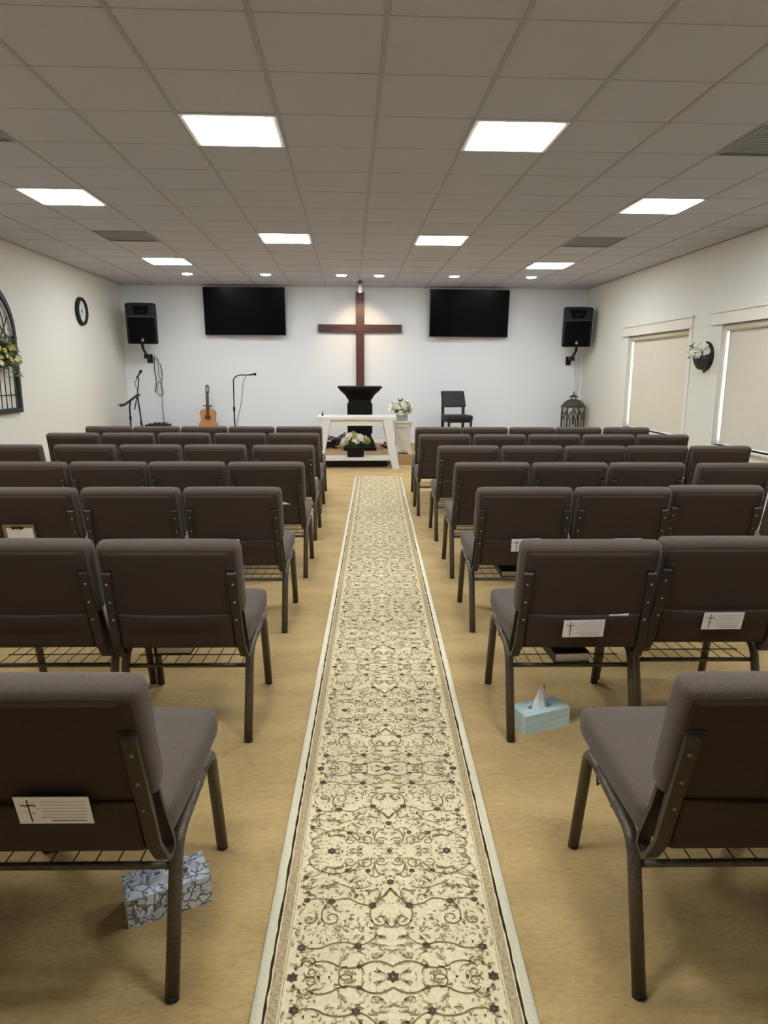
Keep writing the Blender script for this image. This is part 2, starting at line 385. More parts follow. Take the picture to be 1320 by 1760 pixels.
# ------------------------------------------------------------------ chairs
def make_chair():
    t = thing('stacking_chair', '', 'chair')
    # seat
    def fs(p):
        x, y, z = p
        e = max(0, 1 - (x / .266) ** 4) * max(0, 1 - (y / .25) ** 4)
        z2 = z + (.016 * e if z > 0 else 0)
        y2 = y
        taper = 1 - .03 * max(0, -y / .25)
        z2 -= .05 * (.25 - y) * .35
        return Vector((x * taper, y2 + .305, z2 + .436))
    obj('seat', rbox(bmesh.new(), (.266, .25, .047), .028, 10, fs), M['fabric'], t, True)
    # back plane
    th = math.radians(14.6); cs, sn = math.cos(th), math.sin(th); y0, z0 = .012, .408
    def BP(x, s, d): return Vector((x, y0 - s * sn + d * cs, z0 + s * cs + d * sn))
    def fb(p):
        x, y, z = p    # x width, y thickness, z height
        e = max(0, 1 - (x / .268) ** 4) * max(0, 1 - (z / .154) ** 4)
        d = y + (.014 * e if y > 0 else 0)
        return BP(x, z + .309, d + .028)
    obj('backrest', rbox(bmesh.new(), (.268, .040, .154), .03, 10, fb), M['fabric'], t, True)
    def fr(p):
        x, y, z = p
        w = 1 + .0 * z
        return BP(x * w, z + .2225, y - .0027)
    obj('rear_panel', rbox(bmesh.new(), (.252, .0105, .2225), .010, 6, fr), M['fabric_back'], t, True)
    def fp(p):
        x, y, z = p
        sag = .012 * math.cos(x / .22 * PI / 2) if (y < 0 and z > 0) else 0
        return BP(x, z + .088 - (.006 * math.cos(x / .22 * PI / 2) if z > 0 else 0), y - .017 - sag * .6)
    obj('pocket', rbox(bmesh.new(), (.219, .005, .078), .0045, 8, fp), M['fabric_back'], t, True)
    prof = [(-.016, -.006), (.016, -.006), (.016, .006), (-.016, .006)]
    for s in (-1, 1):
        path = [BP(s * .232, .352, -.004), BP(s * .233, .345, -.017)] + [BP(s * (.234 + .010 * (.34 - v) / .34), v, -.0195) for v in (.3, .2, .1, .03)] + [Vector((s * .247, .016, .380)), Vector((s * .248, .030, .364)), Vector((s * .248, .050, .361)), Vector((s * .248, .066, .371)), Vector((s * .247, .066, .395)), BP(s * .244, .10, .030), BP(s * .240, .18, .030)]
        u = obj('upright', sweep(bmesh.new(), path, prof), M['strap'], t)
        bm = bmesh.new(); box(bm, (s * .226, -.0142, .357), (.036, .003, .011)); bmesh.ops.transform(bm, matrix=Matrix.Translation((0, y0, z0)) @ Matrix.Rotation(th, 4, 'X'), verts=bm.verts); obj('slot', bm, M['glide'], u)
        for v in (.145, .225, .305):
            c = BP(s * .236, v, -.0255)
            bm = bmesh.new(); lathe(bm, [(.0, -.003), (.004, -.0025), (.005, 0), (.005, .004)], (0, 0, 0), 8, ax='Y')
            bmesh.ops.translate(bm, verts=bm.verts, vec=c); obj('screw', bm, M['screw'], u, True)
    oval = [(.0178 * math.cos(a), .0155 * math.sin(a)) for a in [2 * PI * k / 10 for k in range(10)]]
    for s in (-1, 1):
        x = s * .254
        g = obj('leg', sweep(bmesh.new(), fillet([(x, 0, .004), (x, .11, .355), (x, .22, .372)], .05, 5), oval), M['metal'], t, True)
        obj('glide', sweep(bmesh.new(), [(x, -.001, 0), (x, .002, .008)], circ(.0176, 10)), M['glide'], g, True)
        obj('seat_rail', sweep(bmesh.new(), [(x, .15, .361), (x, .42, .381)], [(a * .98, b * .98) for a, b in oval]), M['metal'], t, True)
        g = obj('leg', sweep(bmesh.new(), fillet([(x, .36, .377), (x, .465, .385), (x * 1.02, .54, .004)], .05, 6), oval), M['metal'], t, True)
        obj('glide', sweep(bmesh.new(), [(x * 1.02, .541, 0), (x * 1.019, .540, .008)], circ(.0176, 10)), M['glide'], g, True)
    obj('stretcher', tube(bmesh.new(), [(-.253, .095, .292), (.253, .095, .292)], .0098, 8, Vector((0, 0, 1))), M['metal'], t, True)
    bm = bmesh.new()
    for k in range(9):
        x = -.22 + .055 * k
        tube(bm, [(x, .095, .300), (x, .43, .288)], .0022, 4)
    for y in (.20, .32, .43): tube(bm, [(-.235, y, .294), (.235, y, .294)], .0026, 4, Vector((0, 0, 1)))
    for s in (-1, 1): tube(bm, [(s * .235, .43, .288), (s * .24, .44, .37)], .003, 4)
    obj('book_rack', bm, M['wire'], t)
    return t
proto = make_chair(); used = False
RZ = math.radians(-1.7)
rows = {('left', 1): (1.43, [-.69, -1.238]), ('left', 2): (2.615, [-.677, -1.232]), ('left', 3): (3.81, [-.64, -1.189, -1.74]), ('left', 4): (4.905, [-.586, -1.139, -1.682, -2.23]),
 ('left', 5): (6.075, [-.572, -1.165, -1.72, -2.276, -2.905]), ('left', 6): (7.25, [-.578, -1.13, -1.703, -2.278, -2.835]), ('left', 7): (8.15, [-.588, -1.136, -1.682, -2.225, -2.772]),
 ('right', 1): (1.365, [.945, 1.495]), ('right', 2): (2.55, [.905, 1.452]), ('right', 3): (3.765, [.96, 1.505, 2.055, 2.605]), ('right', 4): (4.83, [.998, 1.546, 2.094, 2.70]),
 ('right', 5): (5.96, [1.022, 1.572, 2.122, 2.672, 3.222]), ('right', 6): (7.08, [.969, 1.532, 2.095, 2.656, 3.217]), ('right', 7): (8.04, [1.022, 1.569, 2.116, 2.664, 3.221])}
ordn = ['first', 'second', 'third', 'fourth', 'fifth', 'sixth', 'seventh']
CH = {}
rnd = random.Random(4)
for (side, k), (y0, xl) in rows.items():
    for n, x in enumerate(xl):
        o = proto if not used else copy_tree(proto); used = True
        y = y0 - .022 * (x - xl[0]) + rnd.uniform(-.008, .008)
        if (side, k, n) == ('right', 3, 2): y += .05
        if (side, k, n) == ('left', 5, 0): y -= .03
        if (side, k, n) == ('right', 2, 1): y += .04
        if (side, k, n) == ('right', 4, 3): y -= .03
        rz = RZ + rnd.uniform(-.006, .006)
        o.location = (x, y, 0); o.rotation_euler = (0, 0, rz)
        o['label'] = 'brown fabric stacking chair, %s block, %s row from the stage, %s seat from the aisle' % (side, ordn[7 - k], ordn[n])
        o['group'] = 'brown chairs in the %s block' % side
        CH[(side, k, n)] = (Vector((x, y, 0)), rz)

# ------------------------------------------------------------------ things tucked into chairs
thB = math.radians(14.6)
def onback(key, x, s, d):
    """world matrix of a frame lying on the rear of a chair back at (x, s)"""
    p, rz = CH[key]
    Mx = Matrix.Translation(p) @ Matrix.Rotation(rz, 4, 'Z') @ Matrix.Translation((x, .012 - s * math.sin(thB) + d * math.cos(thB), .408 + s * math.cos(thB) + d * math.sin(thB))) @ Matrix.Rotation(thB, 4, 'X')
    return Mx
def poly(bm, pts, y):
    bm.faces.new([bm.verts.new((a, y, c)) for a, c in pts])
def rect(bm, x0, x1, z0, z1, y, th=.0006): box(bm, ((x0 + x1) / 2, y, (z0 + z1) / 2), (x1 - x0, th, z1 - z0))
def card(key, x, s, label, tilt=0.0):
    t = thing('pew_card', label, 'card', group='white printed cards in chair pockets')
    t.matrix_world = onback(key, x, s, -.036) @ Matrix.Rotation(tilt, 4, 'Y')
    w, h = .08, .04
    obj('sheet', B((0, 0, 0), (2 * w, .0012, 2 * h)), M['paper'], t)
    bm = bmesh.new()
    rect(bm, -.0535, -.0505, -.034, .031, -.0008); rect(bm, -.068, -.036, .014, .0165, -.0008)
    r_ = random.Random(3)
    for k in range(15):
        a = r_.uniform(-.072, -.03); c = r_.uniform(-.012, .026)
        poly(bm, [(a, c), (a + .003, c + .001), (a + .0035, c + .0026), (a + .0005, c + .002)], -.001)
    obj('printed_cross', bm, M['ink'], t)
    bm = bmesh.new()
    for k in range(5): rect(bm, -.026, .07, .0255 - k * .0095, .0262 - k * .0095, -.0008)
    obj('ruled_lines', bm, M['ink2'], t)
    bm = bmesh.new(); xx = -.03
    r_ = random.Random(7)
    pts = []
    while xx < .066:
        pts.append((xx, 0, -.022 + r_.uniform(-.0012, .0016) + (.006 if xx < -.015 else 0) * r_.random())); xx += .0025
    for a, c in zip(pts, pts[1:]):
        poly(bm, [(a[0], a[2] - .0006), (c[0], c[2] - .0006), (c[0], c[2] + .0007), (a[0], a[2] + .0007)], -.0009)
    rect(bm, -.01, .066, -.0315, -.0302, -.0008)
    obj('caption_print', bm, M['ink'], t)
card(('left', 1, 0), .05, .16, 'white card with a cross in the pocket of the nearest left chair', .0)
card(('right', 2, 0), 0.0, .112, 'white card with a cross on the chair above the blue tissue box', -.02)
card(('right', 2, 1), .022, .125, 'white card with a cross on the chair at the right edge, second row', -.01)
card(('right', 3, 0), .02, .142, 'white card with a cross on the third-row chair right beside the aisle', -.02)
card(('right', 3, 1), .045, .142, 'white card half hidden behind the chair above the blue tissue box', -.01)
card(('right', 3, 2), .04, .142, 'white card with only its top showing, rightmost of its row', 0)
card(('left', 3, 0), -.055, .142, 'white card left of the aisle, partly behind the second left chair', .02)
card(('left', 3, 1), -.07, .142, 'white card showing only its top edge beside the clipboard chair', .02)
t = thing('paper_slip', 'narrow white slip poking out of a pocket beside a cross card', 'paper')
t.matrix_world = onback(('right', 2, 0), .135, .158, -.022) @ Matrix.Rotation(-.06, 4, 'Y')
obj('slip', bevel(B((0, 0, 0), (.076, .0025, .022)), .001, 1), M['paper'], t)
t = thing('clipboard', 'small brown clipboard with white paper in a chair pocket at left', 'clipboard')
t.matrix_world = onback(('left', 3, 2), -.058, .215, -.036)
M['board'] = mat('hardboard', (150, 124, 92), .6, var=.1, scale=30)
obj('board', B((0, 0, 0), (.17, .003, .12)), M['board'], t); obj('sheet', B((.004, -.002, -.01), (.142, .001, .1)), M['paper'], t)
bm = bmesh.new(); box(bm, (-.004, -.005, .045), (.062, .006, .012)); tube(bm, [(-.03, -.006, .038), (-.004, -.012, .05), (.022, -.006, .038)], .004, 6, Vector((0, 1, 0))); obj('clip', bm, M['black_metal'], t, False)
t = thing('pocket_paper', 'white folded paper sticking out of a fourth-row pocket left of the aisle', 'paper')
t.matrix_world = onback(('left', 4, 0), .06, .160, -.021)
obj('sheet', prism(bmesh.new(), [(-.11, -.03), (.06, -.03), (.125, -.004), (.06, .018), (-.11, .022)], -.0015, .0015, lambda a, b_, d_: Vector((a, d_, b_))), M['paper'], t)
M['cover'] = mat('black_book_cover', (22, 19, 18), .5, bump=.2, bscale=300)
M['pages'] = mat('book_pages', (246, 244, 242), .8, var=.06, scale=200, stretch=(.1, .1, 8))
def book(key, x, y, w, d, h, label, rz=0.0):
    p, r0 = CH[key]
    t = thing('book', label, 'book', group='books on the chair racks'); t.matrix_world = Matrix.Translation(p) @ Matrix.Rotation(r0, 4, 'Z') @ Matrix.Translation((x, y, .2945)) @ Matrix.Rotation(rz, 4, 'Z')
    bm = bmesh.new(); box(bm, (0, 0, .002), (w, d, .004)); box(bm, (0, 0, h - .002), (w, d, .004)); box(bm, (-w / 2 + .002, 0, h / 2), (.004, d, h))
    obj('cover', bm, M['cover'], t)
    obj('page_block', B((.001, 0, h / 2), (w - .008, d - .006, h - .0085)), M['pages'], t)
book(('right', 2, 0), .005, .215, .15, .215, .044, 'black book with white page edge on the rack above the blue tissue box', .06)
book(('right', 3, 0), -.0, .23, .15, .215, .038, 'black book on the rack of the third-row right aisle chair')
book(('left', 2, 0), -.09, .30, .15, .2, .035, 'black book on the rack under the second left aisle chair')

# ------------------------------------------------------------------ tissue boxes
def tissue(name, label, loc, rz, m, topm, tall):
    t = thing(name, label, 'tissue box', loc, rz)
    L, D, H = .225, .115, .085
    bm = bmesh.new()
    # box with an oval slot
    n = 24; slot = [(.062 * math.cos(2 * PI * k / n), .024 * math.sin(2 * PI * k / n)) for k in range(n)]
    outer = []
    for k in range(n):
        a = 2 * PI * k / n; c, s_ = math.cos(a), math.sin(a); kx = (L / 2) / abs(c) if abs(c) > 1e-6 else 9; ky = (D / 2) / abs(s_) if abs(s_) > 1e-6 else 9
        q = min(kx, ky); outer.append((c * q, s_ * q))
    # snap nearest to corners
    for cx in (-1, 1):
        for cy in (-1, 1):
            i = min(range(n), key=lambda i: (outer[i][0] - cx * L / 2) ** 2 + (outer[i][1] - cy * D / 2) ** 2); outer[i] = (cx * L / 2, cy * D / 2)
    vo = [bm.verts.new((x, y, H)) for x, y in outer]; vi = [bm.verts.new((x, y, H)) for x, y in slot]; vb = [bm.verts.new((x, y, 0)) for x, y in outer]; vd = [bm.verts.new((x, y, H - .03)) for x, y in slot]
    for k in range(n):
        l = (k + 1) % n
        bm.faces.new((vo[k], vo[l], vi[l], vi[k])); bm.faces.new((vo[k], vb[k], vb[l], vo[l])); bm.faces.new((vi[k], vi[l], vd[l], vd[k]))
    bm.faces.new(vb[::-1]); bm.faces.new(vd)
    obj('carton', bm, m, t)
    obj('slot_liner', lathe(bmesh.new(), [(.058, 0), (.058, .001)], (0, 0, H - .028), 20, 1.0, .38), M['glide'], t)
    bm = bmesh.new(); r_ = random.Random(2); N, K = 22, 9; g = []
    for j in range(K):
        f = j / (K - 1); row = []
        rad = (.040 - .031 * f ** .7) if tall else .046 * (1 - .55 * f)
        for i in range(N):
            a = 2 * PI * i / N; q = rad * (1 + .26 * math.sin(5 * a + 2.2 * f) + r_.uniform(-.05, .05))
            z = H - .026 + (.112 if tall else .034) * f + (.008 * f * math.sin(2 * a + 1))
            row.append(bm.verts.new((q * math.cos(a) + .012 * f * f, q * math.sin(a) * .55 + .006 * math.sin(3 * f), z)))
        g.append(row)
    for j in range(K - 1):
        for i in range(N): bm.faces.new((g[j][i], g[j][(i + 1) % N], g[j + 1][(i + 1) % N], g[j + 1][i]))
    bm.faces.new(g[-1])
    o = obj('tissue', bm, topm, t, True)
    md = o.modifiers.new('t', 'SOLIDIFY'); md.thickness = .0015
    return t
# grey crackle print
m = bpy.data.materials.new('crackle_print'); m.use_nodes = True; nt = m.node_tree; b = nt.nodes['Principled BSDF']; b.inputs['Roughness'].default_value = .5
tc = nt.nodes.new('ShaderNodeTexCoord'); nz = nt.nodes.new('ShaderNodeTexNoise'); nz.inputs['Scale'].default_value = 26; nz.inputs['Detail'].default_value = 3; nz.inputs['Distortion'].default_value = 1.2
v = nt.nodes.new('ShaderNodeTexVoronoi'); v.feature = 'DISTANCE_TO_EDGE'; v.inputs['Scale'].default_value = 30
ad = nt.nodes.new('ShaderNodeVectorMath'); ad.operation = 'MULTIPLY_ADD'; ad.inputs[1].default_value = (.05, .05, .05)
nt.links.new(tc.outputs['Object'], nz.inputs['Vector']); nt.links.new(nz.outputs['Color'], ad.inputs[0]); nt.links.new(tc.outputs['Object'], ad.inputs[2]); nt.links.new(ad.outputs[0], v.inputs['Vector'])
r = nt.nodes.new('ShaderNodeValToRGB'); r.color_ramp.elements[0].position = .02; r.color_ramp.elements[0].color = (*s2l((92, 96, 108)), 1); r.color_ramp.elements[1].position = .10; r.color_ramp.elements[1].color = (*s2l((232, 238, 246)), 1)
nt.links.new(v.outputs['Distance'], r.inputs[0])
r2 = nt.nodes.new('ShaderNodeValToRGB'); r2.color_ramp.elements[0].position = .40; r2.color_ramp.elements[0].color = (.68, .7, .74, 1); r2.color_ramp.elements[1].position = .55; r2.color_ramp.elements[1].color = (1, 1, 1, 1)
nt.links.new(nz.outputs['Fac'], r2.inputs[0])
ml = nt.nodes.new('ShaderNodeMix'); ml.data_type = 'RGBA'; ml.blend_type = 'MULTIPLY'; ml.inputs[0].default_value = 1
nt.links.new(r.outputs[0], ml.inputs[6]); nt.links.new(r2.outputs[0], ml.inputs[7]); nt.links.new(ml.outputs[2], b.inputs['Base Color']); M['crackle'] = m
M['bluebox'] = mat('aqua_streak_print', (192, 216, 216), .5, var=.13, scale=9, stretch=(.6, 6, 9))
tissue('tissue_box', 'grey and white marbled tissue box on the carpet behind the nearest left chair', (-.527, 1.735, 0), .42, M['crackle'], M['paper'], False)
tissue('tissue_box', 'pale blue tissue box with a tissue sticking up on the right carpet', (.805, 2.69, 0), .35, M['bluebox'], M['paper'], True)

# ------------------------------------------------------------------ runner rug
RY0, RY1, RW = -.6, 9.86, .672
ra = math.radians(-2.09)
rug = thing('runner_rug', 'long ivory runner with scrolling vines laid along the aisle', 'rug', (.250, 5.6, 0), ra)
y0r, y1r = RY0 - 5.6, RY1 - 5.6
hw = RW / 2
obj('pile', lohi(-hw + .02, hw - .02, y0r, y1r, 0, .008), M['rug'], rug)
for s in (-1, 1):
    bm = bmesh.new(); sweep(bm, [(s * (hw - .012), y0r, .005), (s * (hw - .012), y1r, .005)], [(.013 * math.cos(a), .006 * math.sin(a)) for a in [2 * PI * k / 10 for k in range(10)]]); obj('binding', bm, M['rug_edge'], rug, True)
    bm = bmesh.new(); n = 400
    rr = random.Random(8 + s)
    prev = None
    for k in range(n + 1):
        y = y0r + (y1r - y0r) * k / n; w = .0032 + rr.uniform(-.0012, .0012); x = s * (hw - .031 + rr.uniform(-.001, .001))
        c = (bm.verts.new((x - w, y, .0092)), bm.verts.new((x + w, y, .0092)))
        if prev: bm.faces.new((prev[0], prev[1], c[1], c[0]))
        prev = c
    obj('dark_border_line', bm, M['rug_dark'], rug)
    obj('taupe_border_band', lohi(s * (hw - .038), s * (hw - .062), y0r, y1r, .0, .0088), M['rug_taupe'], rug)
    obj('thin_border_line', lohi(s * (hw - .0655), s * (hw - .068), y0r, y1r, .0, .0088), M['rug_taupe'], rug)
stem = bmesh.new(); leafm = bmesh.new(); flow = bmesh.new(); HF = hw - .072
ZR = .0094
def strip(bm, pts, w0, w1, z=ZR):
    prev = None; n = len(pts)
    for i in range(n):
        a = pts[max(0, i - 1)]; c = pts[min(n - 1, i + 1)]; dx, dy = c[0] - a[0], c[1] - a[1]; l = math.hypot(dx, dy) or 1
        w = (w0 + (w1 - w0) * i / (n - 1)) / 2; nx, ny = -dy / l * w, dx / l * w; p = pts[i]
        cur = (bm.verts.new((p[0] + nx, p[1] + ny, z)), bm.verts.new((p[0] - nx, p[1] - ny, z)))
        if prev: bm.faces.new((prev[0], prev[1], cur[1], cur[0]))
        prev = cur
def bez(p0, p1, p2, n=8): return [((1 - t) ** 2 * p0[0] + 2 * t * (1 - t) * p1[0] + t * t * p2[0], (1 - t) ** 2 * p0[1] + 2 * t * (1 - t) * p1[1] + t * t * p2[1]) for t in [k / n for k in range(n + 1)]]
def spiral(c, r, a0, turns, dirn, n=16):
    return [(c[0] + r * (1 - .75 * k / n) * math.cos(a0 + dirn * turns * 2 * PI * k / n), c[1] + r * (1 - .75 * k / n) * math.sin(a0 + dirn * turns * 2 * PI * k / n)) for k in range(n + 1)]
def leafp(c, a, l, w):
    d = (math.cos(a), math.sin(a)); nn = (-d[1], d[0])
    return [(c[0], c[1]), (c[0] + d[0] * l * .5 + nn[0] * w, c[1] + d[1] * l * .5 + nn[1] * w), (c[0] + d[0] * l, c[1] + d[1] * l), (c[0] + d[0] * l * .5 - nn[0] * w, c[1] + d[1] * l * .5 - nn[1] * w)]
ST, LF, FL = [], [], []          # motif in (x, t): x in 0..HF, t in 0..0.46, mirrored in both
def fl(x, t, r): FL.append((x, t, r))
# spiral cluster by the small-flower axis
ST.append((spiral((.026, .045), .021, PI * .9, 1.25, -1), .0042, .003)); ST.append((spiral((.072, .050), .024, 0, 1.2, 1), .0042, .003)); ST.append((spiral((.122, .047), .022, PI, 1.2, -1), .004, .003))
ST.append((bez((.046, .05), (.05, .075), (.03, .105)), .005, .004)); ST.append((bez((.03, .105), (.045, .125), (.065, .1)), .004, .003))
ST.append((bez((.096, .05), (.09, .085), (.13, .092)), .004, .003)); ST.append((bez((.13, .092), (.17, .11), (.2, .09)), .004, .003))
fl(0, 0, .011); fl(.18, 0, .017); fl(.066, .088, .011); fl(.128, .086, .011)
# ring and crest
fl(0, .135, .014); ST.append((bez((0, .160), (.012, .185), (.05, .222), 10), .010, .005)); fl(.052, .226, .014)
ST.append((bez((.052, .226), (.065, .25), (.052, .285)), .005, .004)); ST.append((spiral((.03, .278), .024, 0, 1.3, 1), .005, .0035)); ST.append((bez((.03, .255), (.015, .29), (.002, .305)), .004, .003))
ST.append((bez((.052, .226), (.09, .225), (.115, .20)), .005, .004)); ST.append((bez((.115, .20), (.15, .195), (.165, .215)), .005, .004)); fl(.168, .21, .014)
ST.append((bez((.168, .21), (.2, .23), (.19, .28)), .006, .004)); ST.append((spiral((.165, .27), .026, 0, 1.2, 1), .005, .004)); ST.append((bez((.168, .21), (.2, .19), (.235, .205)), .005, .003)); fl(.238, .205, .012)
ST.append((spiral((.225, .275), .018, PI, 1.1, -1), .004, .003))
# mid vine and big ring axis
fl(.09, .365, .014); ST.append((bez((.09, .365), (.12, .345), (.165, .36)), .005, .004)); ST.append((bez((.165, .36), (.2, .385), (.235, .365)), .005, .004)); fl(.236, .37, .015)
ST.append((bez((.09, .365), (.06, .36), (.04, .33)), .004, .003)); ST.append((bez((0, .43), (.04, .40), (.075, .425), 10), .006, .005)); ST.append((bez((.075, .425), (.12, .445), (.15, .42)), .006, .004)); fl(0, .46, .02); fl(.085, .43, .008)
ST.append((spiral((.115, .452), .024, -PI / 2, 1.2, 1), .0042, .003)); ST.append((bez((.15, .42), (.19, .40), (.215, .43)), .005, .004)); ST.append((spiral((.205, .447), .018, 0, 1.2, 1), .004, .003)); fl(.25, .46, .017)
ST.append((bez((.2, .09), (.235, .08), (.25, .04)), .005, .003)); ST.append((bez((.25, .04), (.24, .01), (.215, .012)), .004, .003)); ST.append((bez((.2, .09), (.23, .12), (.255, .11)), .004, .003)); fl(.25, .115, .011)
ST.append((bez((.06, .15), (.09, .17), (.13, .15)), .004, .003)); ST.append((bez((.13, .15), (.16, .13), (.2, .155)), .004, .003)); ST.append((bez((.255, .16), (.23, .165), (.21, .145)), .004, .003))
rr = random.Random(12)
for k in range(560):
    x, t_ = rr.uniform(.008, HF - .004), rr.uniform(.0, .46); a = rr.uniform(0, 2 * PI); l = rr.uniform(.010, .026)
    if k % 3 == 0:
        ST.append((bez((x, t_), (x + l * .7 * math.cos(a + .7), t_ + l * .7 * math.sin(a + .7)), (x + l * math.cos(a), t_ + l * math.sin(a)), 4), .0036, .002))
    LF.append((x, t_, a, l * .75, rr.uniform(.0018, .0035)))
for r_ in range(12):
    for m_ in (0, 1):
        base = 1.904 - 5.6 + .92 * (r_ - 2)
        mg = 1 if m_ == 0 else -1
        for sx_ in (-1, 1):
            def tr(p): return (sx_ * min(p[0], HF), base + mg * p[1])
            def ok(p): return y0r + .02 < base + mg * p[1] < y1r - .03 and base + mg * p[1] + 5.6 > .7
            for pts, w0, w1 in ST:
                if ok(pts[0]) and ok(pts[-1]): strip(stem, [tr(p) for p in pts], w0 * .85, w1 * .85)
            for (x, t_, a, l, w) in LF:
                if ok((x, t_)): leafm.faces.new([leafm.verts.new((*tr(q), ZR - .0003)) for q in leafp((x, t_), a, l, w)])
            for (x, t_, r0) in FL:
                if not ok((x, t_)) or (x == 0 and sx_ < 0) or (t_ in (0, .46) and m_ == 1): continue
                for k in range(6):
                    a = 2 * PI * k / 6 + .3
                    flow.faces.new([flow.verts.new((*tr((x + q[0] - x, q[1])), ZR + .0003)) if False else flow.verts.new((sx_ * x + (q[0]), base + mg * t_ + q[1], ZR + .0003)) for q in leafp((math.cos(a) * r0 * .08, math.sin(a) * r0 * .08), a + .2, r0 * .85, r0 * .33)])
obj('vine_pattern', stem, M['rug_stem'], rug, kind='stuff'); obj('leaf_pattern', leafm, M['rug_leaf'], rug, kind='stuff'); obj('flower_pattern', flow, M['rug_flower'], rug, kind='stuff')
obj('end_binding', lohi(-hw + .01, hw - .01, y1r - .006, y1r + .004, 0, .009), M['rug_edge'], rug)

# ------------------------------------------------------------------ cross and its lamp
t = thing('wall_cross', 'large dark red wooden cross on the front wall above the pulpit', 'cross', (.2, YF, 0))
obj('upright_beam', bevel(lohi(-.075, .075, -.075, -.005, .62, 2.93), .004, 1), M['cross'], t)
obj('cross_beam', bevel(lohi(-.775, .775, -.0755, -.0045, 2.21, 2.352), .004, 1), mat('cross_wood_bar', (78, 42, 36), .42, var=.32, scale=18, stretch=(.15, 1, 1)), t)
t = thing('accent_spotlight', 'small white spotlight with bronze bracket hanging above the cross top', 'light', (.19, 12.35, ZC))
bm = bmesh.new(); lathe(bm, [(.0, 0), (.035, 0), (.035, -.012), (.01, -.02)], (0, 0, 0), 14); tube(bm, [(0, 0, -.015), (0, 0, -.075)], .006, 8); tube(bm, [(-.07, 0, -.035), (-.03, 0, -.022), (.03, 0, -.022), (.07, 0, -.035)], .006, 6, Vector((0, 0, 1)))
obj('bracket', bm, mat('bronze', (92, 70, 46), .4, .6), t, True)
lathe(bm := bmesh.new(), [(.0, .055), (.018, .05), (.03, .02), (.036, -.02), (.03, -.05), (.018, -.058), (0, -.06)], (0, 0, -.125), 16); obj('lamp_head', bm, mat('lamp_white', (236, 236, 238), .4), t, True)
lathe(bm := bmesh.new(), [(0, -.012), (.02, -.008), (.026, 0), (0, .002)], (0, .02, -.182), 14); obj('lamp_glass', bm, M['bulb'], t, True)
ld = bpy.data.lights.new('spot_light', 'SPOT'); ld.energy = SPOT; ld.color = (1.0, .70, .40); ld.spot_size = math.radians(86); ld.spot_blend = .75; ld.shadow_soft_size = .02
lo = bpy.data.objects.new('spot_light', ld); C.objects.link(lo); lo.parent = t; lo.location = (0, .03, -.21)
d = Vector((.01, .9, -.85)).normalized(); lo.rotation_euler = d.to_track_quat('-Z', 'Y').to_euler()

# ------------------------------------------------------------------ televisions
def tv(label, xc, zc, rz):
    t = thing('television', label, 'television', (xc, 13.12, zc), rz, 'wall televisions'); t.rotation_euler = (math.radians(4), 0, rz)
    w, h = 1.472, .842
    bm = bmesh.new()
    for s in (-1, 1): box(bm, (s * (w / 2 - .006), -.02, 0), (.012, .045, h)); box(bm, (0, -.02, s * (h / 2 - .006)), (w, .0449, .012))
    box(bm, (0, 0, 0), (w - .02, .03, h - .02)); obj('bezel', bm, M['black'], t)
    obj('screen', B((0, -.03, 0), (w - .024, .006, h - .024)), M['black_gloss'], t)
    obj('wall_mount', B((0, .045, 0), (.4, .06, .3)), M['black_metal'], t)
tv('black flat television on the wall left of the cross', -1.893, 2.566, math.radians(-2)); tv('black flat television on the wall right of the cross', 2.213, 2.557, math.radians(2))

# ------------------------------------------------------------------ loudspeakers
def speaker(label, x, z, rz, armx):
    t = thing('loudspeaker', label, 'speaker', (x, 12.72, z), rz, 'wall loudspeakers'); t.rotation_euler = (math.radians(7), 0, rz)
    w, h, dp = .53, .69, .36
    def f(p):
        k = 1 - .28 * max(0, (p.y + dp / 2) / dp)
        return Vector((p.x * k, p.y, p.z))
    obj('cabinet', rbox(bmesh.new(), (w / 2, dp / 2, h / 2), .035, 8, f), M['black'], t, True)
    yF = -dp / 2
    obj('grille', rbox(bmesh.new(), (w / 2 - .045, .009, .21), .008, 4, lambda p: Vector((p.x, p.y + yF - .004, p.z - .105))), M['grille'], t, True)
    # horn: frame ring + recessed flare
    bm = bmesh.new(); o4 = [(-.15, .30), (.15, .30), (.10, .16), (-.10, .16)]; i4 = [(-.05, .245), (.05, .245), (.05, .2), (-.05, .2)]
    vo = [bm.verts.new((a, yF - .004, c)) for a, c in o4]; vi = [bm.verts.new((a, yF + .0, c)) for a, c in i4]
    for k in range(4): bm.faces.new((vo[k], vo[(k + 1) % 4], vi[(k + 1) % 4], vi[k]))
    bm.faces.new(vi); vb = [bm.verts.new((a, yF + .01, c)) for a, c in o4]
    for k in range(4): bm.faces.new((vo[k], vb[k], vb[(k + 1) % 4], vo[(k + 1) % 4]))
    obj('horn', bm, M['grille'], t)
    obj('grille_lip', bevel(B((0, yF - .006, .125), (w - .06, .02, .02)), .006, 2), M['lip'], t)
    bm = bevel(B((0, yF - .016, -.275), (.044, .006, .028)), .002, 1); box(bm, (0, yF - .0165, -.24), (.03, .004, .01)); obj('badge', bm, mat('badge_silver', (186, 186, 186), .4), t)
    g = thing('speaker_bracket', 'black wall bracket arm under the ' + label.split(' on ')[0], 'bracket', (x + armx, 13.25, z - h / 2), 0, 'speaker brackets')
    bm = bmesh.new(); tube(bm, [(-armx * .2, -.5, .0), (-armx * .2, -.46, -.08), (0, -.2, -.2), (0, -.03, -.24)], .024, 8)
    obj('arm', bm, M['black_metal'], g, True)
    obj('knuckle', rbox(bmesh.new(), (.045, .05, .04), .012, 4, lambda p: p + Vector((0, -.2, -.21))), M['black_metal'], g, True)
    obj('wall_plate', bevel(B((0, -.008, -.25), (.1, .016, .16)), .004, 1), M['black_metal'], g)
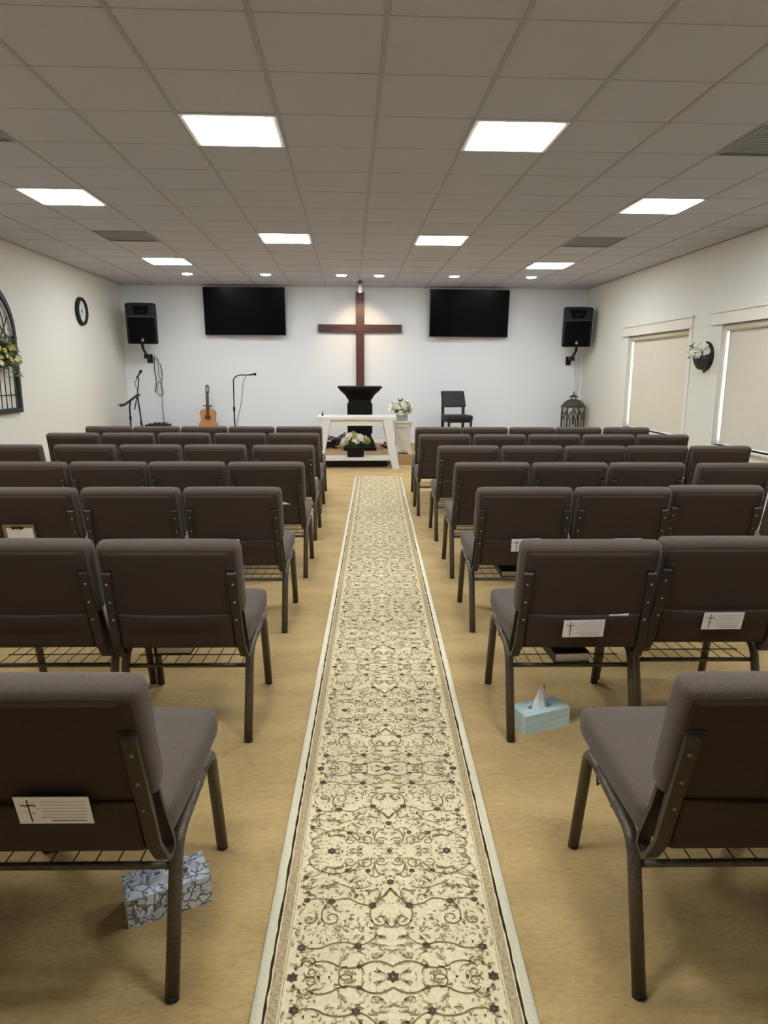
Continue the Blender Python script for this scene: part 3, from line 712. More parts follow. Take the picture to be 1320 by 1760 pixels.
speaker('left black loudspeaker on a wall bracket beside the clock', -3.62, 2.315, math.radians(8), -.06)
speaker('right black loudspeaker on a wall bracket above the lantern', 4.10, 2.305, math.radians(-8), .06)
t = thing('speaker_cable', 'dark cables hanging in loops below the left loudspeaker', 'cable', (-3.56, 13.2, 0))
def cab(pts, r=.006):
    return tube(bmesh.new(), fillet(pts, .08, 5), r, 6, Vector((0, 1, 0)))
obj('cable', cab([(-.03, 0, 1.76), (-.05, .02, 1.5), (-.02, .03, 1.33), (-.06, .03, 1.1)], .007), M['black'], t, True)
obj('cable', cab([(.03, 0, 1.72), (.09, .02, 1.5), (.07, .02, 1.2), (.10, .02, 1.06), (.0, .02, 1.04), (-.03, .02, 1.2), (.04, .02, 1.35), (.07, .02, 1.1), (.06, .02, .8), (.08, .02, .5), (.06, .0, .2), (-.1, -.1, .17)]), mat('grey_cable', (92, 86, 80), .6), t, True)
obj('cable', cab([(0, 0, 1.76), (.03, .02, 1.6), (.02, .02, 1.45), (.06, .02, 1.3), (.10, .02, 1.45), (.07, .02, 1.62)], .005), mat('grey_cable2', (110, 104, 98), .6), t, True)
t = thing('cable_raceway', 'thin white cable running down the wall behind the right loudspeaker', 'cable', (4.36, 13.24, 0))
obj('cable', cab([(-.1, -.15, 1.95), (-.02, -.01, 1.88), (0, 0, 1.7), (.0, 0, 1.0), (.01, 0, .3)], .009), M['cream_cable'], t, True)
obj('cable', cab([(-.14, -.12, 1.95), (-.07, -.01, 1.78), (-.05, 0, 1.6), (-.04, 0, .3)], .006), M['cream_cable'], t, True)

# ------------------------------------------------------------------ pulpit
t = thing('pulpit', 'black wooden pulpit with a flared top below the cross', 'pulpit', (.172, 12.1, SZ))
def sqloft(bm, prof, dr, ch):
    rings = []
    for z, hw_, hd in prof:
        c = ch * min(hw_, hd)
        pts = [(-hw_ + c, -hd), (hw_ - c, -hd), (hw_, -hd + c), (hw_, hd - c), (hw_ - c, hd), (-hw_ + c, hd), (-hw_, hd - c), (-hw_, -hd + c)]
        rings.append([bm.verts.new((a, b__, z)) for a, b__ in pts])
    for r0, r1 in zip(rings, rings[1:]):
        for k in range(8): bm.faces.new((r0[k], r0[(k + 1) % 8], r1[(k + 1) % 8], r1[k]))
    bm.faces.new(rings[0][::-1]); bm.faces.new(rings[-1]); return bm
obj('base', sqloft(bmesh.new(), [(0, .285, .25), (.05, .285, .25), (.055, .27, .235), (.13, .255, .22), (.2, .215, .18), (.25, .196, .165), (.29, .196, .165), (.295, .212, .18)], 0, .12), M['pulpit'], t)
obj('column', bevel(sqloft(bmesh.new(), [(.295, .215, .19), (.80, .215, .19)], 0, .04), .004, 1), M['pulpit'], t)
obj('front_panel', bevel(lohi(-.165, .165, -.196, -.188, .36, .74), .004, 1), M['pulpit'], t)
obj('crown', sqloft(bmesh.new(), [(.80, .213, .19), (.805, .195, .17), (.86, .195, .17), (.88, .215, .19), (.90, .225, .2), (.94, .25, .22), (.98, .29, .26), (1.02, .335, .3), (1.055, .355, .315), (1.06, .355, .315)], 0, .28), M['pulpit'], t)
obj('reading_top', bevel(lohi(-.375, .375, -.33, .33, 1.06, 1.092), .004, 1), M['pulpit'], t)

# ------------------------------------------------------------------ communion table
t = thing('altar_table', 'white wooden table with splayed legs and low shelf before the pulpit', 'table', (.108, 10.95, 0))
obj('tabletop', bevel(lohi(-.615, .615, -.25, .22, .765, .815), .006, 2), M['white_wood'], t)
bm = lohi(-.50, .50, -.215, -.19, .675, .765); obj('apron', bm, M['white_wood'], t)
obj('apron', lohi(-.50, .50, .16, .185, .675, .765), M['white_wood'], t)
def leg(sx, y):
    bm = bmesh.new()
    out = [(sx * .40, .765), (sx * .52, .765), (sx * .665, 0), (sx * .555, 0)]
    prism(bm, out, y - .028, y + .028, lambda a, b_, d_: Vector((a, d_, b_))); return bevel(bm, .003, 1)
for sx in (-1, 1):
    obj('leg', leg(sx, -.225), M['white_wood'], t); obj('leg', leg(sx, .192), M['white_wood'], t)
    obj('end_rail', lohi(sx * .49, sx * .53, -.2, .17, .62, .675), M['white_wood'], t)
obj('shelf', bevel(lohi(-.575, .575, -.197, .165, .125, .17), .004, 1), M['white_wood'], t)
t = thing('shadow_block', 'long low black block added as the shadow under the white table shelf', 'case', (.10, 11.03, 0))  # added solid, feet included: dark shade under the shelf built as a block
obj('body', bevel(lohi(-.50, .50, -.06, .08, .012, .112), .006, 2), M['shelf_shadow'], t)
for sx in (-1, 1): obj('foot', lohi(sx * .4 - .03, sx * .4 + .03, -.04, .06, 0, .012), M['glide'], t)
t = thing('small_bottle', 'tiny dark bottle standing on the left end of the white table', 'bottle', (-.425, 10.88, .815))
obj('body', lathe(bmesh.new(), [(.0, 0), (.013, 0), (.013, .035), (.006, .045), (.006, .055), (0, .055)], (0, 0, 0), 10), M['black'], t, True)
obj('cap', lathe(bmesh.new(), [(.0, .055), (.008, .055), (.008, .066), (0, .066)], (0, 0, 0), 10), M['rosewood'], t, True)

# ------------------------------------------------------------------ flowers
def blossom(r, seed, n=7, layers=2):
    bm = bmesh.new(); rr = random.Random(seed)
    for L in range(layers):
        for k in range(n - L):
            a = 2 * PI * (k + .5 * L) / (n - L) + rr.uniform(-.15, .15); tilt = .35 + .55 * L + rr.uniform(-.15, .15)
            l = r * (1 - .25 * L) * rr.uniform(.85, 1.1); w = l * .42
            g = []
            for i in range(4):
                f = i / 3; ww = w * math.sin(PI * (.15 + .8 * f)) ; rad = l * f * math.cos(tilt * (1 - .3 * f)); zz = l * f * math.sin(tilt) - .25 * l * f * f
                g.append([bm.verts.new((math.cos(a) * rad - math.sin(a) * q * ww, math.sin(a) * rad + math.cos(a) * q * ww, zz + .12 * l * abs(q))) for q in (-1, 0, 1)])
            for i in range(3):
                for q in range(2): bm.faces.new((g[i][q], g[i][q + 1], g[i + 1][q + 1], g[i + 1][q]))
    return bm
def leafbm(l, w, seed):
    bm = bmesh.new(); rr = random.Random(seed); g = []
    for i in range(5):
        f = i / 4; ww = w * math.sin(PI * (.08 + .92 * f)) + .001
        g.append([bm.verts.new((q * ww, l * f, -.25 * l * f * f + .25 * ww * abs(q))) for q in (-1, 0, 1)])
    for i in range(4):
        for q in range(2): bm.faces.new((g[i][q], g[i][q + 1], g[i + 1][q + 1], g[i + 1][q]))
    return bm
def aim(o, d, roll=0.0):
    o.rotation_euler = (Vector(d).to_track_quat('Z', 'Y').to_matrix().to_4x4() @ Matrix.Rotation(roll, 4, 'Z')).to_euler()
def bouquet(t, spots, leaves, mp, ml, seed):
    """spots: (x,y,z,r, material) blossoms facing out of the middle"""
    rr = random.Random(seed)
    cx = sum(s[0] for s in spots) / len(spots); cz = min(s[2] for s in spots) - .1; cy = sum(s[1] for s in spots) / len(spots)
    for k, (x, y, z, r_, mm) in enumerate(spots):
        o = obj('blossom', blossom(r_, seed + k, 8, 3), M[mm], t, True, loc=(x, y, z)); aim(o, (x - cx, y - cy - .12, (z - cz) * .6), rr.random() * 6)
        bm = tube(bmesh.new(), [(cx + (x - cx) * .3, cy + (y - cy) * .3, cz + .06), (x, y, z)], .003, 5); obj('stem', bm, M['leaf2'], t)
    for k, (x, y, z, dx, dy, dz, l) in enumerate(leaves):
        o = obj('leaf', leafbm(l, l * .28, k), M[ml], t, True, loc=(x, y, z)); o.rotation_euler = Vector((dx, dy, dz)).to_track_quat('Y', 'Z').to_euler()
t = thing('flower_planter', 'black square pot of white flowers on the low shelf of the table', 'flowers', (.087, 10.93, .17))
bm = bmesh.new(); prism(bm, [(-.128, 0), (.128, 0), (.135, .15), (-.135, .15)], -.08, .08, lambda a, b_, d_: Vector((a, d_, b_))); obj('pot', bevel(bm, .004, 1), M['pulpit'], t)
obj('soil', lohi(-.12, .12, -.07, .07, .145, .153), M['glide'], t)
rr = random.Random(5); sp = []
for k in range(17):
    x = -.2 + .4 * (k + .5) / 17 + rr.uniform(-.03, .03); z = .2 + .13 * (1 - (x / .24) ** 2) * rr.random() + .02 ; sp.append((x, rr.uniform(-.1, .05), z, rr.uniform(.05, .075), rr.choice(['petal', 'petal', 'petal', 'petal_g'])))
lv = [(rr.uniform(-.15, .15), rr.uniform(-.08, .06), rr.uniform(.16, .26), rr.uniform(-1, 1), rr.uniform(-.8, .3), rr.uniform(-.3, .9), rr.uniform(.08, .13)) for k in range(20)]
bouquet(t, sp, lv, 'petal', 'leaf', 30)
# pedestal
t = thing('pedestal', 'white aged pedestal with curved sides right of the table', 'pedestal', (.875, 11.47, SZ))
obj('top', bevel(lohi(-.152, .152, -.14, .14, .505, .545), .006, 2), M['plaster'], t)
out = [(-.16, 0), (-.095, 0), (-.07, .04), (-.03, .07), (.03, .07), (.07, .04), (.095, 0), (.16, 0), (.135, .08), (.122, .17), (.118, .26), (.12, .34), (.127, .40), (.14, .45), (.145, .505), (-.145, .505), (-.14, .45), (-.127, .40), (-.12, .34), (-.118, .26), (-.122, .17), (-.135, .08)]
obj('front_board', prism(bmesh.new(), out, -.105, -.08, lambda a, b_, d_: Vector((a, d_ + (-.03 * (1 - min(1, b_ / .2)) if b_ < .2 else 0), b_))), M['plaster'], t)
obj('back_board', prism(bmesh.new(), out, .08, .105, lambda a, b_, d_: Vector((a, d_, b_))), M['plaster'], t)
for s in (-1, 1):
    bm = bmesh.new(); pr = [(s * a, b_) for a, b_ in [(.135, .08), (.122, .17), (.118, .26), (.12, .34), (.127, .40), (.14, .45), (.145, .505)]]
    pr2 = [(a - s * .02, b_) for a, b_ in reversed(pr)]
    obj('side_board', prism(bm, pr + pr2, -.0795, .0795, lambda a, b_, d_: Vector((a, d_, b_))), M['plaster'], t)
obj('corbel', bevel(prism(bmesh.new(), [(-.12, .50), (.12, .50), (.09, .44), (-.09, .44)], -.125, -.106, lambda a, b_, d_: Vector((a, d_, b_))), .003, 1), M['plaster'], t)
t = thing('flower_vase', 'grey metal box of white flowers standing on the white pedestal', 'flowers', (.858, 11.44, SZ + .545))
bm = bmesh.new(); prism(bm, [(-.085, 0), (.085, 0), (.095, .085), (-.095, .085)], -.055, .055, lambda a, b_, d_: Vector((a, d_, b_))); obj('pot', bevel(bm, .003, 1), M['galv'], t)
obj('pot_rim', bevel(lohi(-.098, .098, -.059, .059, .078, .09), .003, 1), M['galv'], t)
sp = []; rr = random.Random(9)
for k in range(18):
    a = 2 * PI * k / 18 * 1.62; q = math.sqrt((k + .5) / 18); sp.append((.17 * q * math.cos(a) * 1.0 , rr.uniform(-.08, .06), .205 + .115 * q * math.sin(a), rr.uniform(.055, .08), 'petal'))
lv = [(rr.uniform(-.12, .12), rr.uniform(-.08, .02), rr.uniform(.13, .32), rr.uniform(-1, 1), rr.uniform(-.5, .3), rr.uniform(-.2, .9), rr.uniform(.06, .09)) for k in range(16)] + [(.13, 0, .2, 1, -.2, .15, .07), (-.05, -.05, .31, -.2, -.2, 1, .06), (.06, -.08, .29, .6, -.4, .3, .08)]
bouquet(t, sp, lv, 'petal', 'leaf', 60)

# cables on stage
def pile(label, loc, n, sx, sz, seed):
    t = thing('cable_pile', label, 'cable', loc); rr = random.Random(seed)
    for k in range(n):
        a = sx * rr.uniform(.55, 1); b_ = .10 * rr.uniform(.7, 1.2); h = .012 + .016 * k; ph = rr.uniform(0, 6); cx = rr.uniform(-.04, .04)
        pts = [(cx + a * math.cos(u), b_ * math.sin(u), h + (sz * max(0, math.cos(u + ph)) ** 2)) for u in [2 * PI * i / 22 for i in range(22)]]
        bm = tube(bmesh.new(), pts + [pts[0]], .009, 6, Vector((0, 0, 1))); obj('cable_loop', bm, M['black'], t, True)
pile('coiled black cables heaped on the stage left of the pulpit', (-.37, 12.25, SZ), 9, .2, .09, 3)
pile('small heap of black cable on the stage right of the pulpit', (.70, 12.3, SZ), 4, .13, .05, 5)
t = thing('folded_stand', 'folded black stand lying on the cables left of the pulpit', 'stand', (-.25, 12.55, SZ))
bm = bmesh.new()
for k in range(5): tube(bm, [(-.22 + .01 * k, .02 * k - .04, .012), (.17 + .02 * k, .02 * k - .03, .26 - .025 * k)], .009, 6)
obj('tubes', bm, M['black_metal'], t, True)
obj('hub', B((.13, 0, .19), (.09, .12, .03), None), M['black_metal'], t)

# ------------------------------------------------------------------ guitar on its stand
t = thing('acoustic_guitar', 'orange-brown acoustic guitar standing upright before the front wall', 'guitar', (-2.585, 12.80, SZ + .165)); t.rotation_euler = (math.radians(-7), 0, math.radians(4))
half = [(0, 0), (.09, .004), (.15, .03), (.185, .09), (.188, .15), (.165, .215), (.132, .27), (.122, .305), (.13, .35), (.142, .40), (.138, .445), (.11, .48), (.06, .497), (0, .50)]
def smooth2(pts, n=3):
    for _ in range(2):
        q = [pts[0]]
        for a, b_ in zip(pts, pts[1:]): q += [(a[0] * .75 + b_[0] * .25, a[1] * .75 + b_[1] * .25), (a[0] * .25 + b_[0] * .75, a[1] * .25 + b_[1] * .75)]
        q.append(pts[-1]); pts = q
    return pts
hs = smooth2(half); out = hs + [(-a, b_) for a, b_ in reversed(hs[1:-1])]
G = lambda a, b_, d_: Vector((a, d_, b_))
obj('body', prism(bmesh.new(), out, -.043, .05, G), M['mahog'], t)
obj('soundboard', prism(bmesh.new(), [(a * .985, .002 + b_ * .992) for a, b_ in out], -.048, -.0425, G), M['spruce'], t)
def disc(r, c, y, n=24): return [(c[0] + r * math.cos(2 * PI * k / n), c[1] + r * math.sin(2 * PI * k / n)) for k in range(n)]
obj('rosette', prism(bmesh.new(), disc(.062, (0, .345), 0), -.0488, -.047, G), M['rosewood'], t)
obj('rosette_inlay', prism(bmesh.new(), disc(.056, (0, .345), 0), -.0494, -.047, G), M['spruce'], t)
obj('sound_hole', prism(bmesh.new(), disc(.048, (0, .345), 0), -.0499, -.047, G), M['glide'], t)
obj('bridge', bevel(prism(bmesh.new(), [(-.08, .115), (.08, .115), (.08, .14), (-.08, .14)], -.058, -.047, G), .003, 1), M['rosewood'], t)
obj('neck', prism(bmesh.new(), [(-.028, .48), (.028, .48), (.024, .775), (-.024, .775)], -.05, -.02, G), M['mahog'], t)
obj('fretboard', prism(bmesh.new(), [(-.029, .395), (.029, .395), (.024, .775), (-.024, .775)], -.0575, -.0495, G), M['rosewood'], t)
bm = bmesh.new()
for k in range(12): addlh(bm, -.026, .026, -.0588, -.0574, .77 - .028 * k, .7715 - .028 * k)
obj('frets', bm, M['screw'], t)
bm = bmesh.new(); prism(bm, [(-.024, .775), (.024, .775), (.036, .795), (.038, .90), (.022, .925), (0, .94), (-.022, .925), (-.038, .90), (-.036, .795)], -.045, -.028, lambda a, b_, d_: Vector((a, d_ + (b_ - .775) * .2, b_))); obj('headstock', bm, M['rosewood'], t)
for s in (-1, 1):
    bm = B((s * .015, -.03, .85), (.008, .02, .085)); obj('head_slot', bm, M['paper'], t)
    for k in range(3): obj('tuning_peg', rbox(bmesh.new(), (.012, .005, .008), .004, 3, lambda p: p + Vector((s * .05, -.02, .82 + .03 * k))), M['paper'], t, True)
bm = bmesh.new()
for k in range(6):
    x = -.02 + .008 * k; tube(bm, [(x * 1.3, -.061, .13), (x, -.0605, .775)], .0006, 3)
obj('strings', bm, M['screw'], t)
t = thing('guitar_stand', 'black guitar stand with a padded yoke holding the guitar', 'stand', (-2.585, 12.93, SZ))
bm = bmesh.new(); tube(bm, [(0, .05, .01), (0, .07, .6), (0, .02, .72)], .01, 8); obj('pole', bm, M['black_metal'], t, True)
bm = bmesh.new(); tube(bm, [(-.07, -.13, .725), (-.055, -.03, .71), (0, .03, .71), (.055, -.03, .71), (.07, -.13, .725)], .011, 8, Vector((0, 0, 1))); obj('yoke', bm, M['glide'], t, True)
for a in (-.22, .22): obj('foot', tube(bmesh.new(), [(0, .06, .05), (a, -.2, .012)], .01, 6), M['black_metal'], t, True)
obj('cradle', tube(bmesh.new(), [(-.12, -.28, .09), (-.12, -.08, .055), (0, .06, .055), (.12, -.08, .055), (.12, -.28, .09)], .01, 6, Vector((0, 0, 1))), M['glide'], t, True)

# ------------------------------------------------------------------ microphones, music stand, amplifier
def mic(parent, p, d, l=.17):
    d = Vector(d).normalized(); p = Vector(p)
    bm = tube(bmesh.new(), [p, p + d * l * .3, p + d * l * .66], .012, 10, Vector((0, 1, 0)), [.8, 1, 1.25]); obj('microphone_body', bm, M['black'], parent, True)
    bm = bmesh.new(); bmesh.ops.create_icosphere(bm, subdivisions=2, radius=.026, matrix=Matrix.Translation(p + d * l * .78)); obj('microphone_head', bm, M['grille'], parent, True)
t = thing('boom_microphone', 'boom microphone stand beside the music stand in the left corner', 'microphone', (-3.685, 12.55, SZ - .0))
lathe(bm := bmesh.new(), [(0, 0), (.14, 0), (.14, .015), (.03, .03), (.014, .05), (0, .05)], (0, 0, 0), 20); obj('base', bm, M['black_metal'], t, True)
obj('pole', tube(bmesh.new(), [(0, 0, .04), (-.03, 0, .5), (-.062, 0, .90)], .014, 8), M['black_metal'], t, True)
obj('clutch', tube(bmesh.new(), [(-.085, 0, .91), (-.02, 0, .925)], .02, 8, Vector((0, 0, 1))), M['black_metal'], t, True)
obj('clutch', tube(bmesh.new(), [(-.028, 0, .40), (-.03, 0, .46)], .02, 8), M['black_metal'], t, True)
obj('boom', tube(bmesh.new(), fillet([(-.115, -.05, .66), (-.065, 0, .92), (-.04, 0, 1.06), (-.02, 0, 1.21), (-.055, 0, 1.24)], .03), .010, 8), M['black_metal'], t, True)
mic(t, (-.06, 0, 1.2), (.5, -.1, .75), .2)
obj('cable', tube(bmesh.new(), fillet([(-.055, 0, 1.19), (-.11, .02, 1.12), (-.07, .02, 1.02), (-.045, .0, .9)], .05), .005, 6), M['black'], t, True)
obj('cable', tube(bmesh.new(), fillet([(-.02, .01, .42), (.06, .02, .25), (.14, .05, .02)], .05), .005, 6), M['black'], t, True)
t = thing('music_stand', 'black music stand with tilted desk at the far left corner', 'stand', (-3.79, 12.2, SZ))
obj('pole', tube(bmesh.new(), [(.01, 0, .03), (0, 0, .4), (.0, 0, .72), (.02, 0, .834)], .014, 8), M['black_metal'], t, True)
obj('collar', tube(bmesh.new(), [(.002, 0, .50), (.0, 0, .57)], .021, 8), M['black_metal'], t, True)
for k in range(3):
    a = 2 * PI * k / 3 + .4; obj('leg', tube(bmesh.new(), [(0, 0, .16), (.22 * math.cos(a), .22 * math.sin(a), .012)], .009, 6), M['black_metal'], t, True)
Mx = Matrix.Translation((.025, 0, .84)) @ Matrix.Rotation(math.radians(8), 4, 'Z') @ Matrix.Rotation(math.radians(-37), 4, 'Y')
bm = B((0, 0, 0), (.32, .46, .008), Mx); obj('desk', bm, M['black'], t)
bm = B((-.16, 0, .02), (.008, .46, .05), Mx); obj('ledge', bm, M['black'], t)
bm = B((-.185, 0, .045), (.05, .44, .006), Mx); obj('ledge_lip', bm, mat('lip_grey', (150, 146, 138), .5), t)
t = thing('gooseneck_microphone', 'tall thin bent microphone stand right of the guitar', 'microphone', (-2.06, 12.5, SZ))
lathe(bm := bmesh.new(), [(0, 0), (.13, 0), (.13, .015), (.03, .03), (.014, .05), (0, .05)], (0, 0, 0), 20); obj('base', bm, M['black_metal'], t, True)
obj('pole', tube(bmesh.new(), [(0, 0, .04), (.005, 0, .66)], .014, 8), M['black_metal'], t, True)
obj('collar', tube(bmesh.new(), [(.005, 0, .64), (.005, 0, .72)], .02, 8), M['black_metal'], t, True)
obj('gooseneck', tube(bmesh.new(), fillet([(.005, 0, .7), (.012, 0, 1.22), (.12, -.01, 1.275), (.27, -.02, 1.27)], .12, 6), .0105, 8), M['black_metal'], t, True)
mic(t, (.25, -.02, 1.268), (1, -.05, .13), .19)
obj('cable', tube(bmesh.new(), fillet([(.24, -.02, 1.26), (.18, .0, 1.15), (.14, .01, .8), (.03, .01, .4), (.02, .01, .06)], .08), .005, 6), M['black'], t, True)
t = thing('amplifier', 'low black equipment case below the left loudspeaker', 'equipment', (-3.50, 12.85, SZ))
obj('case', bevel(lohi(-.2, .2, -.16, .16, 0, .385), .012, 2), M['black'], t)
obj('panel', lohi(-.17, .17, -.168, -.159, .05, .28), M['grille'], t)
for k in range(4): obj('knob', lathe(bmesh.new(), [(.0, 0), (.02, 0), (.016, .022), (0, .022)], (-.13 + .08 * k, -.06, .385), 10), M['black'], t, True)
obj('handle', tube(bmesh.new(), fillet([(-.09, .05, .38), (-.09, .05, .405), (.15, .05, .405), (.15, .05, .38)], .02), .01, 6, Vector((0, 1, 0))), M['black'], t, True)

# ------------------------------------------------------------------ stage chair
t = thing('side_chair', 'black padded side chair alone on the stage before the front wall', 'chair', (1.92, 12.45, SZ), math.radians(10))
obj('seat', rbox(bmesh.new(), (.235, .225, .047), .03, 8, lambda p: p + Vector((0, -.02, .535))), M['leather'], t, True)
obj('backrest', rbox(bmesh.new(), (.22, .03, .143), .02, 8, lambda p: p + Vector((0, .20 + .07 * (p.z / .15), .853))), M['leather'], t, True)
for s in (-1, 1):
    obj('leg', sweep(bmesh.new(), [(s * .2, -.2, 0), (s * .205, -.205, .495)], [(-.017, -.017), (.017, -.017), (.017, .017), (-.017, .017)], scale=[.8, 1.1]), M['darkwood'], t)
    obj('rear_leg', sweep(bmesh.new(), [(s * .195, .24, 0), (s * .195, .19, .48), (s * .195, .215, .86)], [(-.022, -.018), (.022, -.018), (.022, .018), (-.022, .018)], scale=[.8, 1.1, 1]), M['darkwood'], t)
obj('seat_frame', lohi(-.2, .2, -.2, .18, .45, .492), M['darkwood'], t)

# ------------------------------------------------------------------ lantern
t = thing('lantern', 'tall bronze lantern with domed roof in the right corner', 'lantern', (4.18, 12.85, SZ))
obj('base', bevel(lohi(-.18, .18, -.18, .18, 0, .04), .008, 2), M['lantern'], t)
for sx in (-1, 1):
    for sy in (-1, 1): obj('post', bevel(lohi(sx * .162 - .013, sx * .162 + .013, sy * .162 - .013, sy * .162 + .013, .04, .70), .003, 1), M['lantern'], t)
def arch(w, z0, z1, n=10):
    return [(w * (-1 + k / n) , z0 + (z1 - z0) * math.sin(k / n * PI / 2)) for k in range(n + 1)] + [(w * (k / n), z0 + (z1 - z0) * math.cos(k / n * PI / 2)) for k in range(1, n + 1)]
for ang in range(4):
    R_ = Matrix.Rotation(ang * PI / 2, 4, 'Z'); bm = bmesh.new()
    for c, w in ((-.078, .072), (.078, .072)):
        pts = [(c - w, -.162, .05), (c - w, -.162, .45)] + [(c + a, -.162, z) for a, z in arch(w, .45, .62)] + [(c + w, -.162, .05)]
        tube(bm, [R_ @ Vector(p) for p in pts], .007, 5, (R_ @ Vector((0, 1, 0))))
    tube(bm, [R_ @ Vector(p) for p in [(-.15, -.162, .5)] + [(a, -.162, z) for a, z in arch(.145, .5, .69)] + [(.15, -.162, .5)]], .007, 5, (R_ @ Vector((0, 1, 0))))
    obj('tracery', bm, M['lantern'], t, True)
obj('roof', lathe(bmesh.new(), [(.18, .715), (.215, .72), (.215, .732), (.185, .775), (.14, .815), (.09, .84), (.06, .847), (0, .85)], (0, 0, 0), 24), M['lantern'], t, True)
obj('roof_frame', bevel(lohi(-.185, .185, -.185, .185, .70, .72), .004, 1), M['lantern'], t)
bm = bmesh.new()
for a in range(4): tube(bm, [(.05 * math.cos(a * PI / 2 + .4), .05 * math.sin(a * PI / 2 + .4), .84), (.05 * math.cos(a * PI / 2 + .4), .05 * math.sin(a * PI / 2 + .4), .885)], .007, 5)
obj('cupola_posts', bm, M['lantern'], t)
obj('cupola_roof', lathe(bmesh.new(), [(.085, .88), (.085, .887), (.05, .915), (.015, .93), (.01, .955), (.016, .965), (.006, .985), (0, .99)], (0, 0, 0), 18), M['lantern'], t, True)
t = thing('candle', 'white pillar candle standing inside the bronze lantern', 'candle', (4.18, 12.85, SZ + .04))
obj('wax', lathe(bmesh.new(), [(0, 0), (.05, 0), (.05, .28), (.044, .285), (.02, .275), (0, .275)], (0, 0, 0), 18), M['candle'], t, True)
obj('wick', tube(bmesh.new(), [(0, 0, .27), (.003, 0, .30)], .003, 5), M['glide'], t)
t = thing('hanging_ornament', 'dark ornament hanging inside the bronze lantern above the candle', 'ornament', (4.155, 12.75, SZ + .68))
obj('cord', tube(bmesh.new(), [(0, 0, 0), (0, 0, -.1)], .004, 5), M['glide'], t)
obj('pendant', lathe(bmesh.new(), [(0, -.1), (.014, -.13), (.02, -.2), (.014, -.28), (0, -.31)], (0, 0, 0), 10), M['rosewood'], t, True)

# ------------------------------------------------------------------ wall clock
t = thing('wall_clock', 'round black-rimmed clock on the left wall beside the loudspeaker', 'clock', (XL, 11.24, 2.39))
obj('rim', lathe(bmesh.new(), [(.165, .012), (.165, .042), (.175, .055), (.19, .056), (.207, .045), (.213, .02), (.213, 0), (.0, 0), (.0, .01)], (0, 0, 0), 40, ax='X'), M['black'], t, True)
obj('face', lathe(bmesh.new(), [(.168, .015), (.168, .02), (0, .02)], (0, 0, 0), 40, ax='X'), mat('clock_face', (214, 218, 222), .5), t)
def hand(a, l, w):
    return B((.024, 0, l / 2 - .02), (.002, w, l), Matrix.Rotation(a, 4, 'X'))
obj('hour_hand', hand(-.5, .09, .012), M['ink'], t); obj('minute_hand', hand(2.6, .13, .008), M['ink'], t)
obj('hub', lathe(bmesh.new(), [(.014, .02), (.014, .028), (0, .028)], (0, 0, 0), 12, ax='X'), M['ink'], t)
bm = bmesh.new()
for k in range(12): box(bm, (.0205, 0, .145), (.001, .006, .024), Matrix.Rotation(k * PI / 6, 4, 'X'))
obj('hour_marks', bm, M['ink2'], t)

# ------------------------------------------------------------------ arched window-frame decoration
t = thing('arched_wall_frame', 'black gothic arch frame with thin bars on the left wall', 'wall decoration', (XL, 8.48, .98))
Hs, HW_, HT = .92, .48, 1.52
def garch(hw_, hs, ht, n=14):
    # pointed arch outline from right base to apex to left base
    R2 = ((ht - hs) ** 2 + hw_ ** 2) / (2 * hw_); c = hw_ - R2; a1 = math.asin(min(1, (ht - hs) / R2))
    right = [(hw_, 0)] + [(c + R2 * math.cos(a1 * k / n), hs + R2 * math.sin(a1 * k / n)) for k in range(n + 1)]
    return right + [(-a, b_) for a, b_ in reversed(right[:-1])]
bm = bmesh.new(); o_ = garch(HW_, Hs, HT); i_ = [(a, b_) for a, b_ in garch(HW_ - .055, Hs, HT - .075)]; i_[0] = (i_[0][0], .06); i_[-1] = (i_[-1][0], .06)
vs0 = [[bm.verts.new((x, a, b_)) for a, b_ in L] for L in (o_, i_) for x in (.002, .045)]
n = len(o_)
for k in range(n - 1):
    bm.faces.new((vs0[1][k], vs0[1][k + 1], vs0[3][k + 1], vs0[3][k])); bm.faces.new((vs0[0][k], vs0[2][k], vs0[2][k + 1], vs0[0][k + 1]))
    bm.faces.new((vs0[0][k], vs0[0][k + 1], vs0[1][k + 1], vs0[1][k])); bm.faces.new((vs0[2][k], vs0[3][k], vs0[3][k + 1], vs0[2][k + 1]))
obj('arch_frame', bm, mat('charcoal_wood', (30, 34, 38), .55), t)
obj('bottom_rail', lohi(.002, .0448, -HW_ + .001, HW_ - .001, .0005, .06), mat('charcoal_wood2', (34, 38, 43), .55), t)
for k in range(7):
    y = -.36 + .12 * k; obj('vertical_bar', tube(bmesh.new(), [(.022, y, .05), (.022, y, Hs - .02 if abs(k - 3) > 0 else 1.0)], .006, 6, Vector((0, 1, 0))), M['black_metal'], t, True)
obj('cross_bar', tube(bmesh.new(), [(.024, -.43, .22), (.024, .43, .22)], .006, 6), M['black_metal'], t, True)
obj('cross_bar', tube(bmesh.new(), [(.024, -.43, .9), (.024, .43, .9)], .006, 6), M['black_metal'], t, True)
